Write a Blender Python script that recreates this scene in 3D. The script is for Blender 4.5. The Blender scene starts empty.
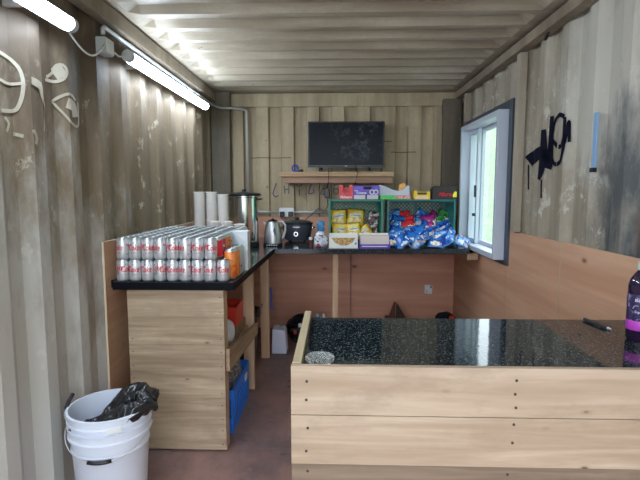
import bpy, bmesh, math, random
from mathutils import Vector, Matrix, noise

random.seed(7)
SC = bpy.context.scene
COL = SC.collection
PI = math.pi

# ------------------------------------------------------------------ camera
cd = bpy.data.cameras.new('camera')
cam = bpy.data.objects.new('camera', cd)
COL.objects.link(cam)
cd.sensor_width = 36.0
cd.lens = 27.0
cd.clip_start = 0.02
cam.location = (0, 0, 1.42)
cam.rotation_euler = (math.radians(90) - math.atan(50 / 480), 0, math.atan(15 / 480))
SC.camera = cam

# ------------------------------------------------------------------ world and light
w = bpy.data.worlds.new('world')
SC.world = w
w.use_nodes = True
wn = w.node_tree
wn.nodes['Background'].inputs[0].default_value = (0.84, 0.91, 1.0, 1)
wn.nodes['Background'].inputs[1].default_value = 3.9
TUBE_POWER = 46.0

SC.view_settings.view_transform = 'Standard'
SC.view_settings.look = 'None'
SC.view_settings.gamma = 1
SC.view_settings.use_curve_mapping = False
SC.view_settings.exposure = 0.5
SC.cycles.use_denoising = True
SC.cycles.max_bounces = 10
SC.cycles.diffuse_bounces = 6
SC.cycles.glossy_bounces = 5
SC.cycles.transparent_max_bounces = 12
SC.cycles.sample_clamp_indirect = 6.0


# ------------------------------------------------------------------ materials
def new_mat(name):
    m = bpy.data.materials.new(name)
    m.use_nodes = True
    nt = m.node_tree
    b = nt.nodes['Principled BSDF']
    return m, nt, b


def plain(name, col, rough=0.5, metal=0.0, spec=None, coat=0.0, trans=0.0, ior=None, emit=None, estr=0):
    m, nt, b = new_mat(name)
    b.inputs['Base Color'].default_value = (*col, 1)
    b.inputs['Roughness'].default_value = rough
    b.inputs['Metallic'].default_value = metal
    if spec is not None:
        b.inputs['Specular IOR Level'].default_value = spec
    if coat:
        b.inputs['Coat Weight'].default_value = coat
        b.inputs['Coat Roughness'].default_value = 0.08
    if trans:
        b.inputs['Transmission Weight'].default_value = trans
    if ior:
        b.inputs['IOR'].default_value = ior
    if emit:
        b.inputs['Emission Color'].default_value = (*emit, 1)
        b.inputs['Emission Strength'].default_value = estr
    return m


class NT:
    """small node graph helper"""
    def __init__(s, nt):
        s.nt = nt
        s.l = nt.links
        tc = nt.nodes.new('ShaderNodeTexCoord')
        s.obj = tc.outputs['Object']
        g = nt.nodes.new('ShaderNodeNewGeometry')
        s.pos = g.outputs['Position']

    def mapping(s, vec, scale, loc=(0, 0, 0), rot=(0, 0, 0)):
        n = s.nt.nodes.new('ShaderNodeMapping')
        n.inputs['Scale'].default_value = scale
        n.inputs['Location'].default_value = loc
        n.inputs['Rotation'].default_value = rot
        s.l.new(vec, n.inputs['Vector'])
        return n.outputs[0]

    def noise(s, vec, scale=1.0, detail=4, rough=0.55, dist=0.0):
        n = s.nt.nodes.new('ShaderNodeTexNoise')
        n.inputs['Scale'].default_value = scale
        n.inputs['Detail'].default_value = detail
        n.inputs['Roughness'].default_value = rough
        n.inputs['Distortion'].default_value = dist
        s.l.new(vec, n.inputs['Vector'])
        return n.outputs['Fac']

    def voro(s, vec, scale=1.0, feature='F1', rnd=1.0):
        n = s.nt.nodes.new('ShaderNodeTexVoronoi')
        n.inputs['Scale'].default_value = scale
        n.inputs['Randomness'].default_value = rnd
        n.feature = feature
        s.l.new(vec, n.inputs['Vector'])
        return n.outputs['Distance']

    def ramp(s, fac, stops):
        n = s.nt.nodes.new('ShaderNodeValToRGB')
        el = n.color_ramp.elements
        while len(el) < len(stops):
            el.new(0.5)
        for e, (p, c) in zip(el, stops):
            e.position = p
            e.color = (c, c, c, 1) if isinstance(c, (int, float)) else (*c, 1)
        s.l.new(fac, n.inputs[0])
        return n.outputs[0]

    def mix(s, fac, a, b, mode='MIX'):
        n = s.nt.nodes.new('ShaderNodeMix')
        n.data_type = 'RGBA'
        n.blend_type = mode
        if isinstance(fac, (int, float)):
            n.inputs[0].default_value = fac
        else:
            s.l.new(fac, n.inputs[0])
        for i, v in ((6, a), (7, b)):
            if isinstance(v, tuple):
                n.inputs[i].default_value = (*v, 1)
            else:
                s.l.new(v, n.inputs[i])
        return n.outputs[2]

    def math(s, op, a, b=0.0):
        n = s.nt.nodes.new('ShaderNodeMath')
        n.operation = op
        for i, v in ((0, a), (1, b)):
            if isinstance(v, (int, float)):
                n.inputs[i].default_value = v
            else:
                s.l.new(v, n.inputs[i])
        return n.outputs[0]

    def sep(s, vec):
        n = s.nt.nodes.new('ShaderNodeSeparateXYZ')
        s.l.new(vec, n.inputs[0])
        return n.outputs

    def mrange(s, v, a, b, c=0.0, d=1.0):
        n = s.nt.nodes.new('ShaderNodeMapRange')
        n.clamp = True
        for i, q in zip((1, 2, 3, 4), (a, b, c, d)):
            n.inputs[i].default_value = q
        s.l.new(v, n.inputs[0])
        return n.outputs[0]

    def bump(s, b, h, strength=0.3, dist=0.01):
        n = s.nt.nodes.new('ShaderNodeBump')
        n.inputs['Strength'].default_value = strength
        n.inputs['Distance'].default_value = dist
        s.l.new(h, n.inputs['Height'])
        s.l.new(n.outputs[0], b.inputs['Normal'])


def wall_mat(name, base, dark, pale, stain_light_pts=(), chips=0.63, grime=0.5, streak=(3.2, 3.2, 0.35), gloss=0.6, seams=()):
    """old painted container steel: streaks, grime, chipped pale patches, plus stains or painted light and shade.  stain_light_pts: (y, z, ry, rz, colour, amount)"""
    m, nt, b = new_mat(name)
    g = NT(nt)
    st = g.noise(g.mapping(g.pos, streak), 2.0, 6, 0.6)
    big = g.noise(g.mapping(g.pos, (1, 1, .8)), 1.6, 4)
    fine = g.noise(g.pos, 26, 6, 0.7)
    c = g.mix(g.ramp(st, [(0.36, 0.0), (0.66, 1.0)]), dark, base)
    c = g.mix(g.math('MULTIPLY', g.ramp(big, [(0.42, 1.0), (0.6, 0.0)]), grime), c, dark)
    c = g.mix(g.math('MULTIPLY', g.ramp(fine, [(0.35, 1.0), (0.62, 0.0)]), 0.28), c, dark)
    chip = g.ramp(g.noise(g.mapping(g.pos, (1, 1, .7), (3.1, 7.7, 1.2)), 13, 8, 0.72), [(chips, 0.0), (chips + .03, 1.0)])
    patch = g.ramp(g.noise(g.mapping(g.pos, (1, 1, 1), (9, 2, 4)), 2.2, 3), [(0.45, 0.0), (0.62, 1.0)])
    c = g.mix(g.math('MULTIPLY', g.math('MULTIPLY', chip, patch), .8), c, pale)
    rust = g.ramp(g.noise(g.mapping(g.pos, (1, 1, 1), (1, 5, 8)), 17, 5, 0.6), [(0.70, 0.0), (0.74, 1.0)])
    c = g.mix(g.math('MULTIPLY', rust, .7), c, (0.05, 0.03, 0.02))
    for (y, z, ry, rz, colr, amt) in stain_light_pts:
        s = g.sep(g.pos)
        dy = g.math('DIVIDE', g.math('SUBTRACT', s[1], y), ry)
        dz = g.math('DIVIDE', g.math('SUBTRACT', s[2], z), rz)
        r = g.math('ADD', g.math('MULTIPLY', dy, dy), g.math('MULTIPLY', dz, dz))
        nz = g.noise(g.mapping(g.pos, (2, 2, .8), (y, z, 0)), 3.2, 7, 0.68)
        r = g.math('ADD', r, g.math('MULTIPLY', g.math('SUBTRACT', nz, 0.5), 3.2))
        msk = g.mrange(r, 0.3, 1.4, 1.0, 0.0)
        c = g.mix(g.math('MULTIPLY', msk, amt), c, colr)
    for (z, x0, x1) in seams:
        s = g.sep(g.pos)
        ln = g.math('LESS_THAN', g.math('ABSOLUTE', g.math('SUBTRACT', s[2], z)), 0.0045)
        inx = g.math('MULTIPLY', g.math('GREATER_THAN', s[0], x0), g.math('LESS_THAN', s[0], x1))
        c = g.mix(g.math('MULTIPLY', g.math('MULTIPLY', ln, inx), .8), c, (0.05, 0.035, 0.02))
    nt.links.new(c, b.inputs['Base Color'])
    b.inputs['Roughness'].default_value = gloss
    b.inputs['Specular IOR Level'].default_value = 0.4
    g.bump(b, g.noise(g.pos, 30, 5, 0.7), 0.25, 0.004)
    return m


def wood(name, light, dark, axis='x', knots=True, ksc=3.6, grain=1.0, knot_col=(0.12, 0.05, 0.025), rough=0.6, stain=0.0, stain_col=(0.2, 0.16, 0.12)):
    m, nt, b = new_mat(name)
    g = NT(nt)
    sc = {'x': (.9, 14, 14), 'y': (14, .9, 14), 'z': (14, 14, .9)}[axis]
    ks = {'x': (1, 2.2, 2.2), 'y': (2.2, 1, 2.2), 'z': (2.2, 2.2, 1)}[axis]
    kk = {'x': (1, 0, 2.0), 'y': (0, 1, 2.0), 'z': (2.0, 0, 1)}[axis]
    n1 = g.noise(g.mapping(g.pos, sc), 1.6 * grain, 5, 0.6, 0.6)
    n2 = g.noise(g.mapping(g.pos, tuple(v * 3 for v in sc)), 2.2 * grain, 3, 0.5)
    big = g.noise(g.mapping(g.pos, ks), 2.0, 3)
    c = g.mix(g.ramp(n1, [(0.36, 1.0), (0.62, 0.0)]), light, dark)
    c = g.mix(g.math('MULTIPLY', g.ramp(n2, [(0.45, 0.0), (0.62, 1.0)]), .22), c, dark)
    c = g.mix(g.math('MULTIPLY', g.ramp(big, [(0.38, 1.0), (0.62, 0.0)]), .35), c, dark)
    if knots:
        v = g.voro(g.mapping(g.pos, kk, (.37, .21, .53)), ksc)
        c = g.mix(g.ramp(v, [(0.0, 1.0), (0.040, 0.85), (0.060, 0.25), (0.11, 0.0)]), c, knot_col)
    if stain:
        sn = g.noise(g.mapping(g.pos, ks, (5, 1, 2)), 3.4, 7, 0.7)
        c = g.mix(g.math('MULTIPLY', g.ramp(sn, [(0.52, 0.0), (0.66, 1.0)]), stain), c, stain_col)
    nt.links.new(c, b.inputs['Base Color'])
    b.inputs['Roughness'].default_value = rough
    g.bump(b, n1, 0.12, 0.003)
    return m


def granite(name, base, fleck, size=150, rough=0.07, thr=0.60, bump=0.05):
    m, nt, b = new_mat(name)
    g = NT(nt)
    n = g.noise(g.pos, size, 3, 0.7)
    n2 = g.noise(g.pos, size * .35, 4, 0.7)
    v = g.voro(g.pos, size * 1.5)
    keep = g.ramp(g.noise(g.pos, size * .9, 2, .5), [(thr - .14, 0.0), (thr - .04, 1.0)])
    c = g.mix(g.math('MULTIPLY', g.ramp(v, [(0.25, 1.0), (0.42, 0.0)]), keep), base, fleck)
    c = g.mix(g.math('MULTIPLY', g.ramp(n2, [(0.5, 0.0), (0.7, 1.0)]), .12), c, fleck)
    nt.links.new(c, b.inputs['Base Color'])
    b.inputs['Roughness'].default_value = rough
    b.inputs['Specular IOR Level'].default_value = 0.5
    g.bump(b, g.noise(g.mapping(g.pos, (1, 1, 1)), 60, 2), bump, 0.002)
    return m


def speckle(name, cols, scale=30, rough=0.4, coat=0.0, bumpy=0.0):
    """printed packaging: patches of several colours"""
    m, nt, b = new_mat(name)
    g = NT(nt)
    c = g.mix(g.ramp(g.noise(g.obj, scale, 2, .5, .8), [(0.50, 0.0), (0.53, 1.0)]), cols[0], cols[1])
    k = 11.3
    for q in cols[2:]:
        c = g.mix(g.ramp(g.noise(g.mapping(g.obj, (1, 1, 1), (k, k * 2, 3)), scale * 1.15, 2, .5, .5), [(0.60, 0.0), (0.63, 1.0)]), c, q)
        k += 7.7
    nt.links.new(c, b.inputs['Base Color'])
    b.inputs['Roughness'].default_value = rough
    if coat:
        b.inputs['Coat Weight'].default_value = coat
    if bumpy:
        g.bump(b, g.noise(g.obj, 22, 3), bumpy, 0.01)
    return m


M = {}
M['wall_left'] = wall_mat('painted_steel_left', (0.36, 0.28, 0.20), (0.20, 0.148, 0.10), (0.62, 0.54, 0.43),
                          [(1.9, 2.30, 1.3, 0.6, (0.085, 0.060, 0.044), 0.85), (1.6, 0.35, 1.3, 1.15, (0.60, 0.59, 0.58), 0.8)], chips=0.58)  # shade near the top and doorway daylight low down, painted into the colour
M['wall_right'] = wall_mat('painted_steel_right', (0.50, 0.45, 0.36), (0.27, 0.225, 0.165), (0.68, 0.66, 0.58),
                           [(2.35, 1.95, 0.42, 0.55, (0.60, 0.58, 0.52), 0.6), (1.80, 1.35, 0.52, 0.62, (0.055, 0.066, 0.075), 0.92),
                            (1.9, 1.25, 0.13, 0.16, (0.14, 0.06, 0.04), 0.85)], chips=0.56)
M['wall_back'] = wall_mat('painted_steel_back', (0.56, 0.455, 0.30), (0.34, 0.26, 0.165), (0.62, 0.56, 0.43), chips=0.64, grime=.4, seams=((1.742, -.86, -.44), (1.90, .46, .56), (1.795, .55, .80)))
M['ceil'] = wall_mat('painted_steel_ceiling', (0.56, 0.49, 0.385), (0.32, 0.26, 0.19), (0.6, 0.55, 0.46), chips=0.7, grime=.45, streak=(.5, 4, 1), gloss=0.42)
M['rail'] = wall_mat('painted_steel_rail', (0.36, 0.29, 0.215), (0.20, 0.155, 0.11), (0.5, 0.46, 0.4), chips=0.66)
M['post'] = wall_mat('painted_steel_post', (0.20, 0.165, 0.12), (0.10, 0.08, 0.058), (0.35, 0.32, 0.26), chips=0.66)
M['batten'] = wall_mat('painted_batten', (0.46, 0.40, 0.31), (0.30, 0.25, 0.19), (0.6, 0.56, 0.48), chips=0.66)
M['ply'] = wood('plywood_face', (0.66, 0.40, 0.26), (0.52, 0.28, 0.17), 'y', ksc=2.4, knots=True, grain=.35, knot_col=(0.22, 0.09, 0.05))
M['ply_x'] = wood('plywood_face_back', (0.72, 0.38, 0.26), (0.55, 0.26, 0.17), 'x', ksc=2.0, knots=True, grain=.35, knot_col=(0.16, 0.06, 0.04))
M['ply_edge'] = plain('plywood_edge', (0.60, 0.48, 0.34), 0.7)
M['pine'] = wood('pine_boards', (0.50, 0.385, 0.285), (0.35, 0.25, 0.17), 'x', ksc=5.2, stain=0.45, stain_col=(0.27, 0.19, 0.13))
M['pine_old'] = wood('weathered_pine_boards', (0.50, 0.385, 0.27), (0.28, 0.195, 0.125), 'x', ksc=4.4, stain=0.35, stain_col=(0.22, 0.15, 0.09))
M['pine_low'] = wood('dirty_shaded_pine_board', (0.27, 0.195, 0.135), (0.16, 0.11, 0.075), 'x', stain=0.6, stain_col=(0.14, 0.10, 0.07))  # dirt, plus shade on the lower bar boards, put into the colour
M['pine_z'] = wood('pine_studs', (0.68, 0.47, 0.31), (0.53, 0.34, 0.20), 'z')
M['pine_y'] = wood('pine_rails', (0.56, 0.47, 0.31), (0.43, 0.34, 0.20), 'y', knots=False)
M['rail_wood'] = wood('rough_pine_rail', (0.48, 0.34, 0.22), (0.30, 0.20, 0.12), 'y')
M['shelf'] = wood('shelf_timber', (0.55, 0.37, 0.22), (0.40, 0.24, 0.13), 'x')
M['shelf_under'] = wood('shelf_bearer_timber', (0.46, 0.27, 0.18), (0.34, 0.18, 0.11), 'x')
M['screw'] = plain('dark_screw_hole', (0.04, 0.03, 0.025), 0.6)
M['granite'] = granite('speckled_black_laminate', (0.008, 0.012, 0.014), (0.20, 0.26, 0.28), 120, 0.05, 0.60, .06)
M['granite2'] = granite('speckled_black_worktop', (0.012, 0.016, 0.021), (0.16, 0.19, 0.23), 120, 0.13, 0.56)
M['edge_black'] = plain('black_edge_band', (0.006, 0.006, 0.009), 0.45, spec=0.06)
M['white'] = plain('white_plastic', (0.78, 0.80, 0.82), 0.4)
M['upvc'] = plain('white_upvc', (0.55, 0.60, 0.69), 0.35)
M['bucket'] = plain('white_bucket_plastic', (0.70, 0.75, 0.88), 0.42, spec=0.4)
M['dark_grey'] = plain('dark_grey_paint', (0.045, 0.06, 0.085), 0.45)
M['black'] = plain('black_plastic', (0.012, 0.012, 0.014), 0.35)
M['black_matte'] = plain('black_matte', (0.015, 0.014, 0.014), 0.8)
M['chrome'] = plain('polished_steel', (0.72, 0.73, 0.74), 0.14, 1.0)
M['brushed'] = plain('brushed_steel', (0.58, 0.58, 0.60), 0.40, 1.0)
M['galv'] = plain('galvanised_conduit', (0.58, 0.60, 0.62), 0.45, 0.4)
M['tube'] = plain('led_tube', (0.9, 0.95, 1), 0.4, emit=(0.72, 0.86, 1.0), estr=TUBE_POWER)
M['housing'] = plain('lamp_housing', (0.55, 0.58, 0.60), 0.45)
M['steel_can'] = plain('silver_can', (0.66, 0.68, 0.72), 0.36, 0.55)
M['can_lid'] = plain('can_lid_aluminium', (0.62, 0.66, 0.70), 0.32, 0.8)
M['lid_dark'] = plain('can_lid_recess', (0.22, 0.24, 0.27), 0.35, 0.8)
M['can_red'] = plain('can_print_red', (0.62, 0.01, 0.03), 0.35, 0.2)
M['can_dark'] = plain('can_print_grey', (0.10, 0.10, 0.12), 0.4, 0.3)
M['orange_can'] = speckle('orange_can_print', [(0.85, 0.22, 0.03), (0.80, 0.30, 0.08), (0.7, 0.09, 0.03)], 26, 0.3)
M['red_can'] = speckle('red_can_print', [(0.68, 0.02, 0.04), (0.62, 0.02, 0.05), (0.8, 0.7, 0.7)], 40, 0.3)
M['foam'] = plain('white_foam', (0.80, 0.76, 0.73), 0.75)
M['paper'] = plain('white_card', (0.76, 0.80, 0.86), 0.65)
M['green_crate'] = plain('green_crate_plastic', (0.008, 0.20, 0.145), 0.4)
M['teal_crate'] = plain('teal_crate_plastic', (0.012, 0.13, 0.13), 0.4)
M['blue_crate'] = plain('blue_crate_plastic', (0.02, 0.20, 0.85), 0.4)
M['red_crate'] = plain('red_crate_plastic', (0.66, 0.035, 0.02), 0.4)
M['grey_steel'] = plain('slow_cooker_body', (0.11, 0.12, 0.15), 0.35, 0.5)
M['bag_black'] = plain('black_bin_bag', (0.012, 0.013, 0.016), 0.25, spec=0.6)
M['cardboard'] = plain('cardboard', (0.30, 0.18, 0.10), 0.85)
M['marker'] = plain('dark_marker_paint', (0.008, 0.009, 0.020), 0.9, spec=0.1)
M['purple_marker'] = plain('purple_marker_ink', (0.07, 0.04, 0.14), 0.6)
M['grey_marker'] = plain('grey_marker_ink', (0.10, 0.10, 0.10), 0.6)
M['chalk'] = wall_mat('pale_chalk', (0.66, 0.60, 0.50), (0.40, 0.35, 0.28), (0.5, 0.48, 0.42), chips=0.6)
M['skyblue'] = plain('pale_blue_plastic', (0.25, 0.42, 0.66), 0.5)


def glass_pane(name, tint):
    m = bpy.data.materials.new(name)
    m.use_nodes = True
    nt = m.node_tree
    nt.nodes.clear()
    o = nt.nodes.new('ShaderNodeOutputMaterial')
    t = nt.nodes.new('ShaderNodeBsdfTransparent')
    t.inputs[0].default_value = (*tint, 1)
    gl = nt.nodes.new('ShaderNodeBsdfGlossy')
    gl.inputs['Roughness'].default_value = 0.02
    fr = nt.nodes.new('ShaderNodeFresnel')
    fr.inputs[0].default_value = 1.35
    mx = nt.nodes.new('ShaderNodeMixShader')
    ge = nt.nodes.new('ShaderNodeNewGeometry')
    inv = nt.nodes.new('ShaderNodeMath')
    inv.operation = 'SUBTRACT'
    inv.inputs[0].default_value = 1.0
    nt.links.new(ge.outputs['Backfacing'], inv.inputs[1])
    mu = nt.nodes.new('ShaderNodeMath')
    mu.operation = 'MULTIPLY'
    nt.links.new(fr.outputs[0], mu.inputs[0])
    nt.links.new(inv.outputs[0], mu.inputs[1])
    nt.links.new(mu.outputs[0], mx.inputs[0])
    nt.links.new(t.outputs[0], mx.inputs[1])
    nt.links.new(gl.outputs[0], mx.inputs[2])
    nt.links.new(mx.outputs[0], o.inputs[0])
    return m


M['glass'] = glass_pane('window_glass', (0.93, 0.97, 0.96))
M['clear'] = plain('clear_glass', (0.9, 0.95, 0.94), 0.04, trans=1.0, ior=1.45)


def floor_mat():
    m, nt, b = new_mat('muddy_plywood_floor')
    g = NT(nt)
    n = g.noise(g.mapping(g.pos, (1, .6, 1)), 3.0, 7, 0.65)
    n2 = g.noise(g.pos, 17, 6, 0.7)
    c = g.mix(g.ramp(n, [(0.35, 0.0), (0.65, 1.0)]), (0.17, 0.12, 0.125), (0.40, 0.22, 0.18))
    c = g.mix(g.math('MULTIPLY', g.ramp(n2, [(0.5, 0.0), (0.7, 1.0)]), .45), c, (0.36, 0.28, 0.27))
    c = g.mix(g.ramp(g.noise(g.mapping(g.pos, (1, 1, 1), (4, 4, 4)), 8, 6, .7), [(0.60, 0.0), (0.68, 0.7)]), c, (0.025, 0.018, 0.020))
    nt.links.new(c, b.inputs['Base Color'])
    nt.links.new(g.ramp(n2, [(0.3, 0.38), (0.7, 0.7)]), b.inputs['Roughness'])
    g.bump(b, n2, 0.4, 0.006)
    return m


M['floor'] = floor_mat()


def grass_mat():
    m, nt, b = new_mat('grass_bank')
    g = NT(nt)
    n = g.noise(g.mapping(g.pos, (1, 1, 3)), 6, 7, 0.7)
    c = g.mix(g.ramp(n, [(0.38, 0.0), (0.62, 1.0)]), (0.15, 0.235, 0.125), (0.28, 0.37, 0.235))
    nt.links.new(c, b.inputs['Base Color'])
    b.inputs['Roughness'].default_value = 0.9
    g.bump(b, n, 0.6, 0.05)
    return m


M['grass'] = grass_mat()
M['gravel'] = speckle('pale_gravel', [(0.42, 0.41, 0.40), (0.30, 0.29, 0.28), (0.5, 0.5, 0.5)], 18, 0.9)


# ------------------------------------------------------------------ mesh helpers
class MB:
    def __init__(s, origin=(0, 0, 0)):
        s.bm = bmesh.new()
        s.o = Vector(origin)

    def _m(s, faces, m):
        for f in faces:
            f.material_index = m

    def box(s, x0, x1, y0, y1, z0, z1, m=0, rot=None):
        vs = [s.bm.verts.new((x, y, z)) for z in (z0, z1) for y in (y0, y1) for x in (x0, x1)]
        if rot:
            ang, ax, piv = rot
            bmesh.ops.rotate(s.bm, cent=piv, matrix=Matrix.Rotation(ang, 3, ax), verts=vs)
        idx = [(0, 2, 3, 1), (4, 5, 7, 6), (0, 1, 5, 4), (2, 6, 7, 3), (0, 4, 6, 2), (1, 3, 7, 5)]
        s._m([s.bm.faces.new([vs[i] for i in q]) for q in idx], m)
        return vs

    def poly(s, pts, h, m=0):
        """prism: closed loop of 3D pts extruded by vector h"""
        a = [s.bm.verts.new(p) for p in pts]
        h = Vector(h)
        b = [s.bm.verts.new(Vector(p) + h) for p in pts]
        fs = [s.bm.faces.new(a[::-1]), s.bm.faces.new(b)]
        n = len(a)
        for i in range(n):
            fs.append(s.bm.faces.new((a[i], a[(i + 1) % n], b[(i + 1) % n], b[i])))
        s._m(fs, m)

    def tube(s, pts, r, seg=8, m=0, cap=True):
        pts = [Vector(p) for p in pts]
        rr = r if isinstance(r, (list, tuple)) else [r] * len(pts)
        rings = []
        up = Vector((0, 0, 1))
        prev = None
        for i, p in enumerate(pts):
            d = (pts[min(i + 1, len(pts) - 1)] - pts[max(i - 1, 0)]).normalized()
            if prev is None:
                a = d.cross(up)
                if a.length < 0.1:
                    a = d.cross(Vector((1, 0, 0)))
            else:
                a = prev - d * prev.dot(d)
            a.normalize()
            prev = a
            b = d.cross(a)
            rings.append([s.bm.verts.new(p + (a * math.cos(t) + b * math.sin(t)) * rr[i]) for t in [2 * PI * k / seg for k in range(seg)]])
        fs = []
        for i in range(len(rings) - 1):
            for k in range(seg):
                fs.append(s.bm.faces.new((rings[i][k], rings[i][(k + 1) % seg], rings[i + 1][(k + 1) % seg], rings[i + 1][k])))
        if cap:
            fs.append(s.bm.faces.new(rings[0][::-1]))
            fs.append(s.bm.faces.new(rings[-1]))
        s._m(fs, m)
        return rings

    def lathe(s, prof, c=(0, 0, 0), seg=24, mats=None, sx=1, sy=1):
        """prof: (radius, z) from bottom to top; mats per segment"""
        rings = []
        for (r, z) in prof:
            if r < 1e-6:
                rings.append([s.bm.verts.new((c[0], c[1], c[2] + z))])
            else:
                rings.append([s.bm.verts.new((c[0] + r * sx * math.cos(2 * PI * k / seg), c[1] + r * sy * math.sin(2 * PI * k / seg), c[2] + z)) for k in range(seg)])
        for i in range(len(rings) - 1):
            a, b = rings[i], rings[i + 1]
            mi = mats[i] if mats else 0
            fs = []
            for k in range(seg):
                k2 = (k + 1) % seg
                if len(a) == 1 and len(b) > 1:
                    fs.append(s.bm.faces.new((a[0], b[k2], b[k])))
                elif len(b) == 1 and len(a) > 1:
                    fs.append(s.bm.faces.new((a[k], a[k2], b[0])))
                elif len(a) > 1:
                    fs.append(s.bm.faces.new((a[k], a[k2], b[k2], b[k])))
            s._m(fs, mi)

    def cyl(s, c, r, h, axis='z', seg=16, m=0):
        d = {'x': Vector((h, 0, 0)), 'y': Vector((0, h, 0)), 'z': Vector((0, 0, h))}[axis]
        s.tube([Vector(c), Vector(c) + d], r, seg, m)

    def text(s, body, w, h, mat, fn, shear=0.0):
        """lettering fitted to w x h, every vertex mapped through fn(u, v) -> 3D"""
        vs, fs = text_geo(body)
        xs = [v[0] for v in vs]
        ys = [v[1] for v in vs]
        x0, x1, y0, y1 = min(xs), max(xs), min(ys), max(ys)
        out = []
        for (x, y) in vs:
            u = ((x - x0) / (x1 - x0) - .5) * w
            v = ((y - y0) / (y1 - y0) - .5) * h
            out.append(s.bm.verts.new(fn(u + shear * v, v)))
        for f in fs:
            try:
                s.bm.faces.new([out[i] for i in f]).material_index = mat
            except ValueError:
                pass

    def build(s, name, mats, parent=None, smooth=False, bevel=0.0, loc=None, recalc=True, angle=None):
        if recalc:
            bmesh.ops.recalc_face_normals(s.bm, faces=s.bm.faces)
        for v in s.bm.verts:
            v.co -= s.o
        me = bpy.data.meshes.new(name)
        s.bm.to_mesh(me)
        s.bm.free()
        for mm in (mats if isinstance(mats, (list, tuple)) else [mats]):
            me.materials.append(mm)
        if smooth:
            for p in me.polygons:
                p.use_smooth = True
            if angle:
                me.set_sharp_from_angle(angle=math.radians(angle))
        o = bpy.data.objects.new(name, me)
        COL.objects.link(o)
        if parent:
            o.parent = parent
        else:
            o.location = s.o
        if bevel:
            b = o.modifiers.new('bevel', 'BEVEL')
            b.width = bevel
            b.segments = 2
            b.limit_method = 'ANGLE'
        return o


_tc = {}


def text_geo(body):
    if body in _tc:
        return _tc[body]
    cu = bpy.data.curves.new('t', 'FONT')
    cu.body = body
    cu.resolution_u = 2
    cu.offset = 0.018
    ob = bpy.data.objects.new('t', cu)
    COL.objects.link(ob)
    dg = bpy.context.evaluated_depsgraph_get()
    me = bpy.data.meshes.new_from_object(ob.evaluated_get(dg))
    _tc[body] = ([(v.co.x, v.co.y) for v in me.vertices], [tuple(p.vertices) for p in me.polygons])
    bpy.data.objects.remove(ob)
    bpy.data.curves.remove(cu)
    bpy.data.meshes.remove(me)
    return _tc[body]


def front(x, y, z):
    """text plane facing the doorway (towards -y)"""
    return lambda u, v: (x + u, y, z + v)


def tag(o, label, cat, group=None, kind=None):
    o['label'] = label
    o['category'] = cat
    if group:
        o['group'] = group
    if kind:
        o['kind'] = kind
    return o


def thing(name, label, cat, loc, group=None):
    o = bpy.data.objects.new(name, None)
    o.empty_display_size = 0.05
    COL.objects.link(o)
    o.location = loc
    return tag(o, label, cat, group)


def struct(o, label=None, cat=None):
    o['kind'] = 'structure'
    if label:
        o['label'] = label
    if cat:
        o['category'] = cat
    return o


def dup(root, loc, rz, label, group=None):
    r = root.copy()
    COL.objects.link(r)
    r.location = loc
    r.rotation_euler = (0, 0, rz)
    r['label'] = label
    if group:
        r['group'] = group
    for ch in list(root.children):
        c = ch.copy()
        COL.objects.link(c)
        c.parent = r
    return r


# ------------------------------------------------------------------ the container shell
XL, XR, YB, YF, ZC = -1.222, 1.222, 4.862, -0.35, 2.372


def trapz(t, pitch, flat, slope):
    """0 = near plane, 1 = recessed"""
    t = t % pitch
    if t < flat:
        return 0.0
    if t < flat + slope:
        return (t - flat) / slope
    if t < pitch - slope:
        return 1.0
    return (pitch - t) / slope


def breaks(a, b, pitch, flat, slope, phase, extra=()):
    s = {a, b}
    k = math.floor((a - phase) / pitch) - 1
    while phase + k * pitch < b + pitch:
        for q in (0, flat, flat + slope, pitch - slope):
            v = phase + k * pitch + q
            if a < v < b:
                s.add(round(v, 5))
        k += 1
    for e in extra:
        s.add(e)
    return sorted(s)


SIDE = (0.278, 0.074, 0.066)
LPH, RPH = 1.66, 1.532


def left_x(y):
    return XL - 0.036 * trapz(y - LPH, *SIDE)


def right_x(y):
    return XR + 0.036 * trapz(y - RPH, *SIDE)


def corr_wall(name, xf, ph, hole, mat, label):
    mb = MB()
    extra = (hole[0], hole[1]) if hole else ()
    ys = breaks(YF, YB, *SIDE, ph, extra)
    zs = [0, 0.45, 0.9, 1.4, 1.9, ZC] if not hole else sorted([0, 0.45, hole[2], 1.4, hole[3], ZC])
    vs = {(i, k): mb.bm.verts.new((xf(y), y, z)) for i, y in enumerate(ys) for k, z in enumerate(zs)}
    for i in range(len(ys) - 1):
        for k in range(len(zs) - 1):
            if hole and ys[i] >= hole[0] - 1e-6 and ys[i + 1] <= hole[1] + 1e-6 and zs[k] >= hole[2] - 1e-6 and zs[k + 1] <= hole[3] + 1e-6:
                continue
            mb.bm.faces.new((vs[i, k], vs[i + 1, k], vs[i + 1, k + 1], vs[i, k + 1]))
    o = mb.build(name, mat, recalc=True)
    so = o.modifiers.new('solid', 'SOLIDIFY')
    so.thickness = 0.003
    so.offset = 0
    return struct(o, label, 'wall')


WY0, WY1, WZ0, WZ1 = 3.43, 4.37, 0.955, 1.945      # window clear opening
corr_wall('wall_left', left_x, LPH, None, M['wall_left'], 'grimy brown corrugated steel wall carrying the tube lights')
corr_wall('wall_right', right_x, RPH, (WY0 - .03, WY1 + .03, WZ0 - .03, WZ1 + .03), M['wall_right'], 'stained pale corrugated steel wall with window and graffiti')

# back wall
BP = (0.2525, 0.118, 0.009)
BPH = -0.536


def back_y(x):
    return YB + 0.042 * trapz(x - BPH, *BP)


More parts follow.
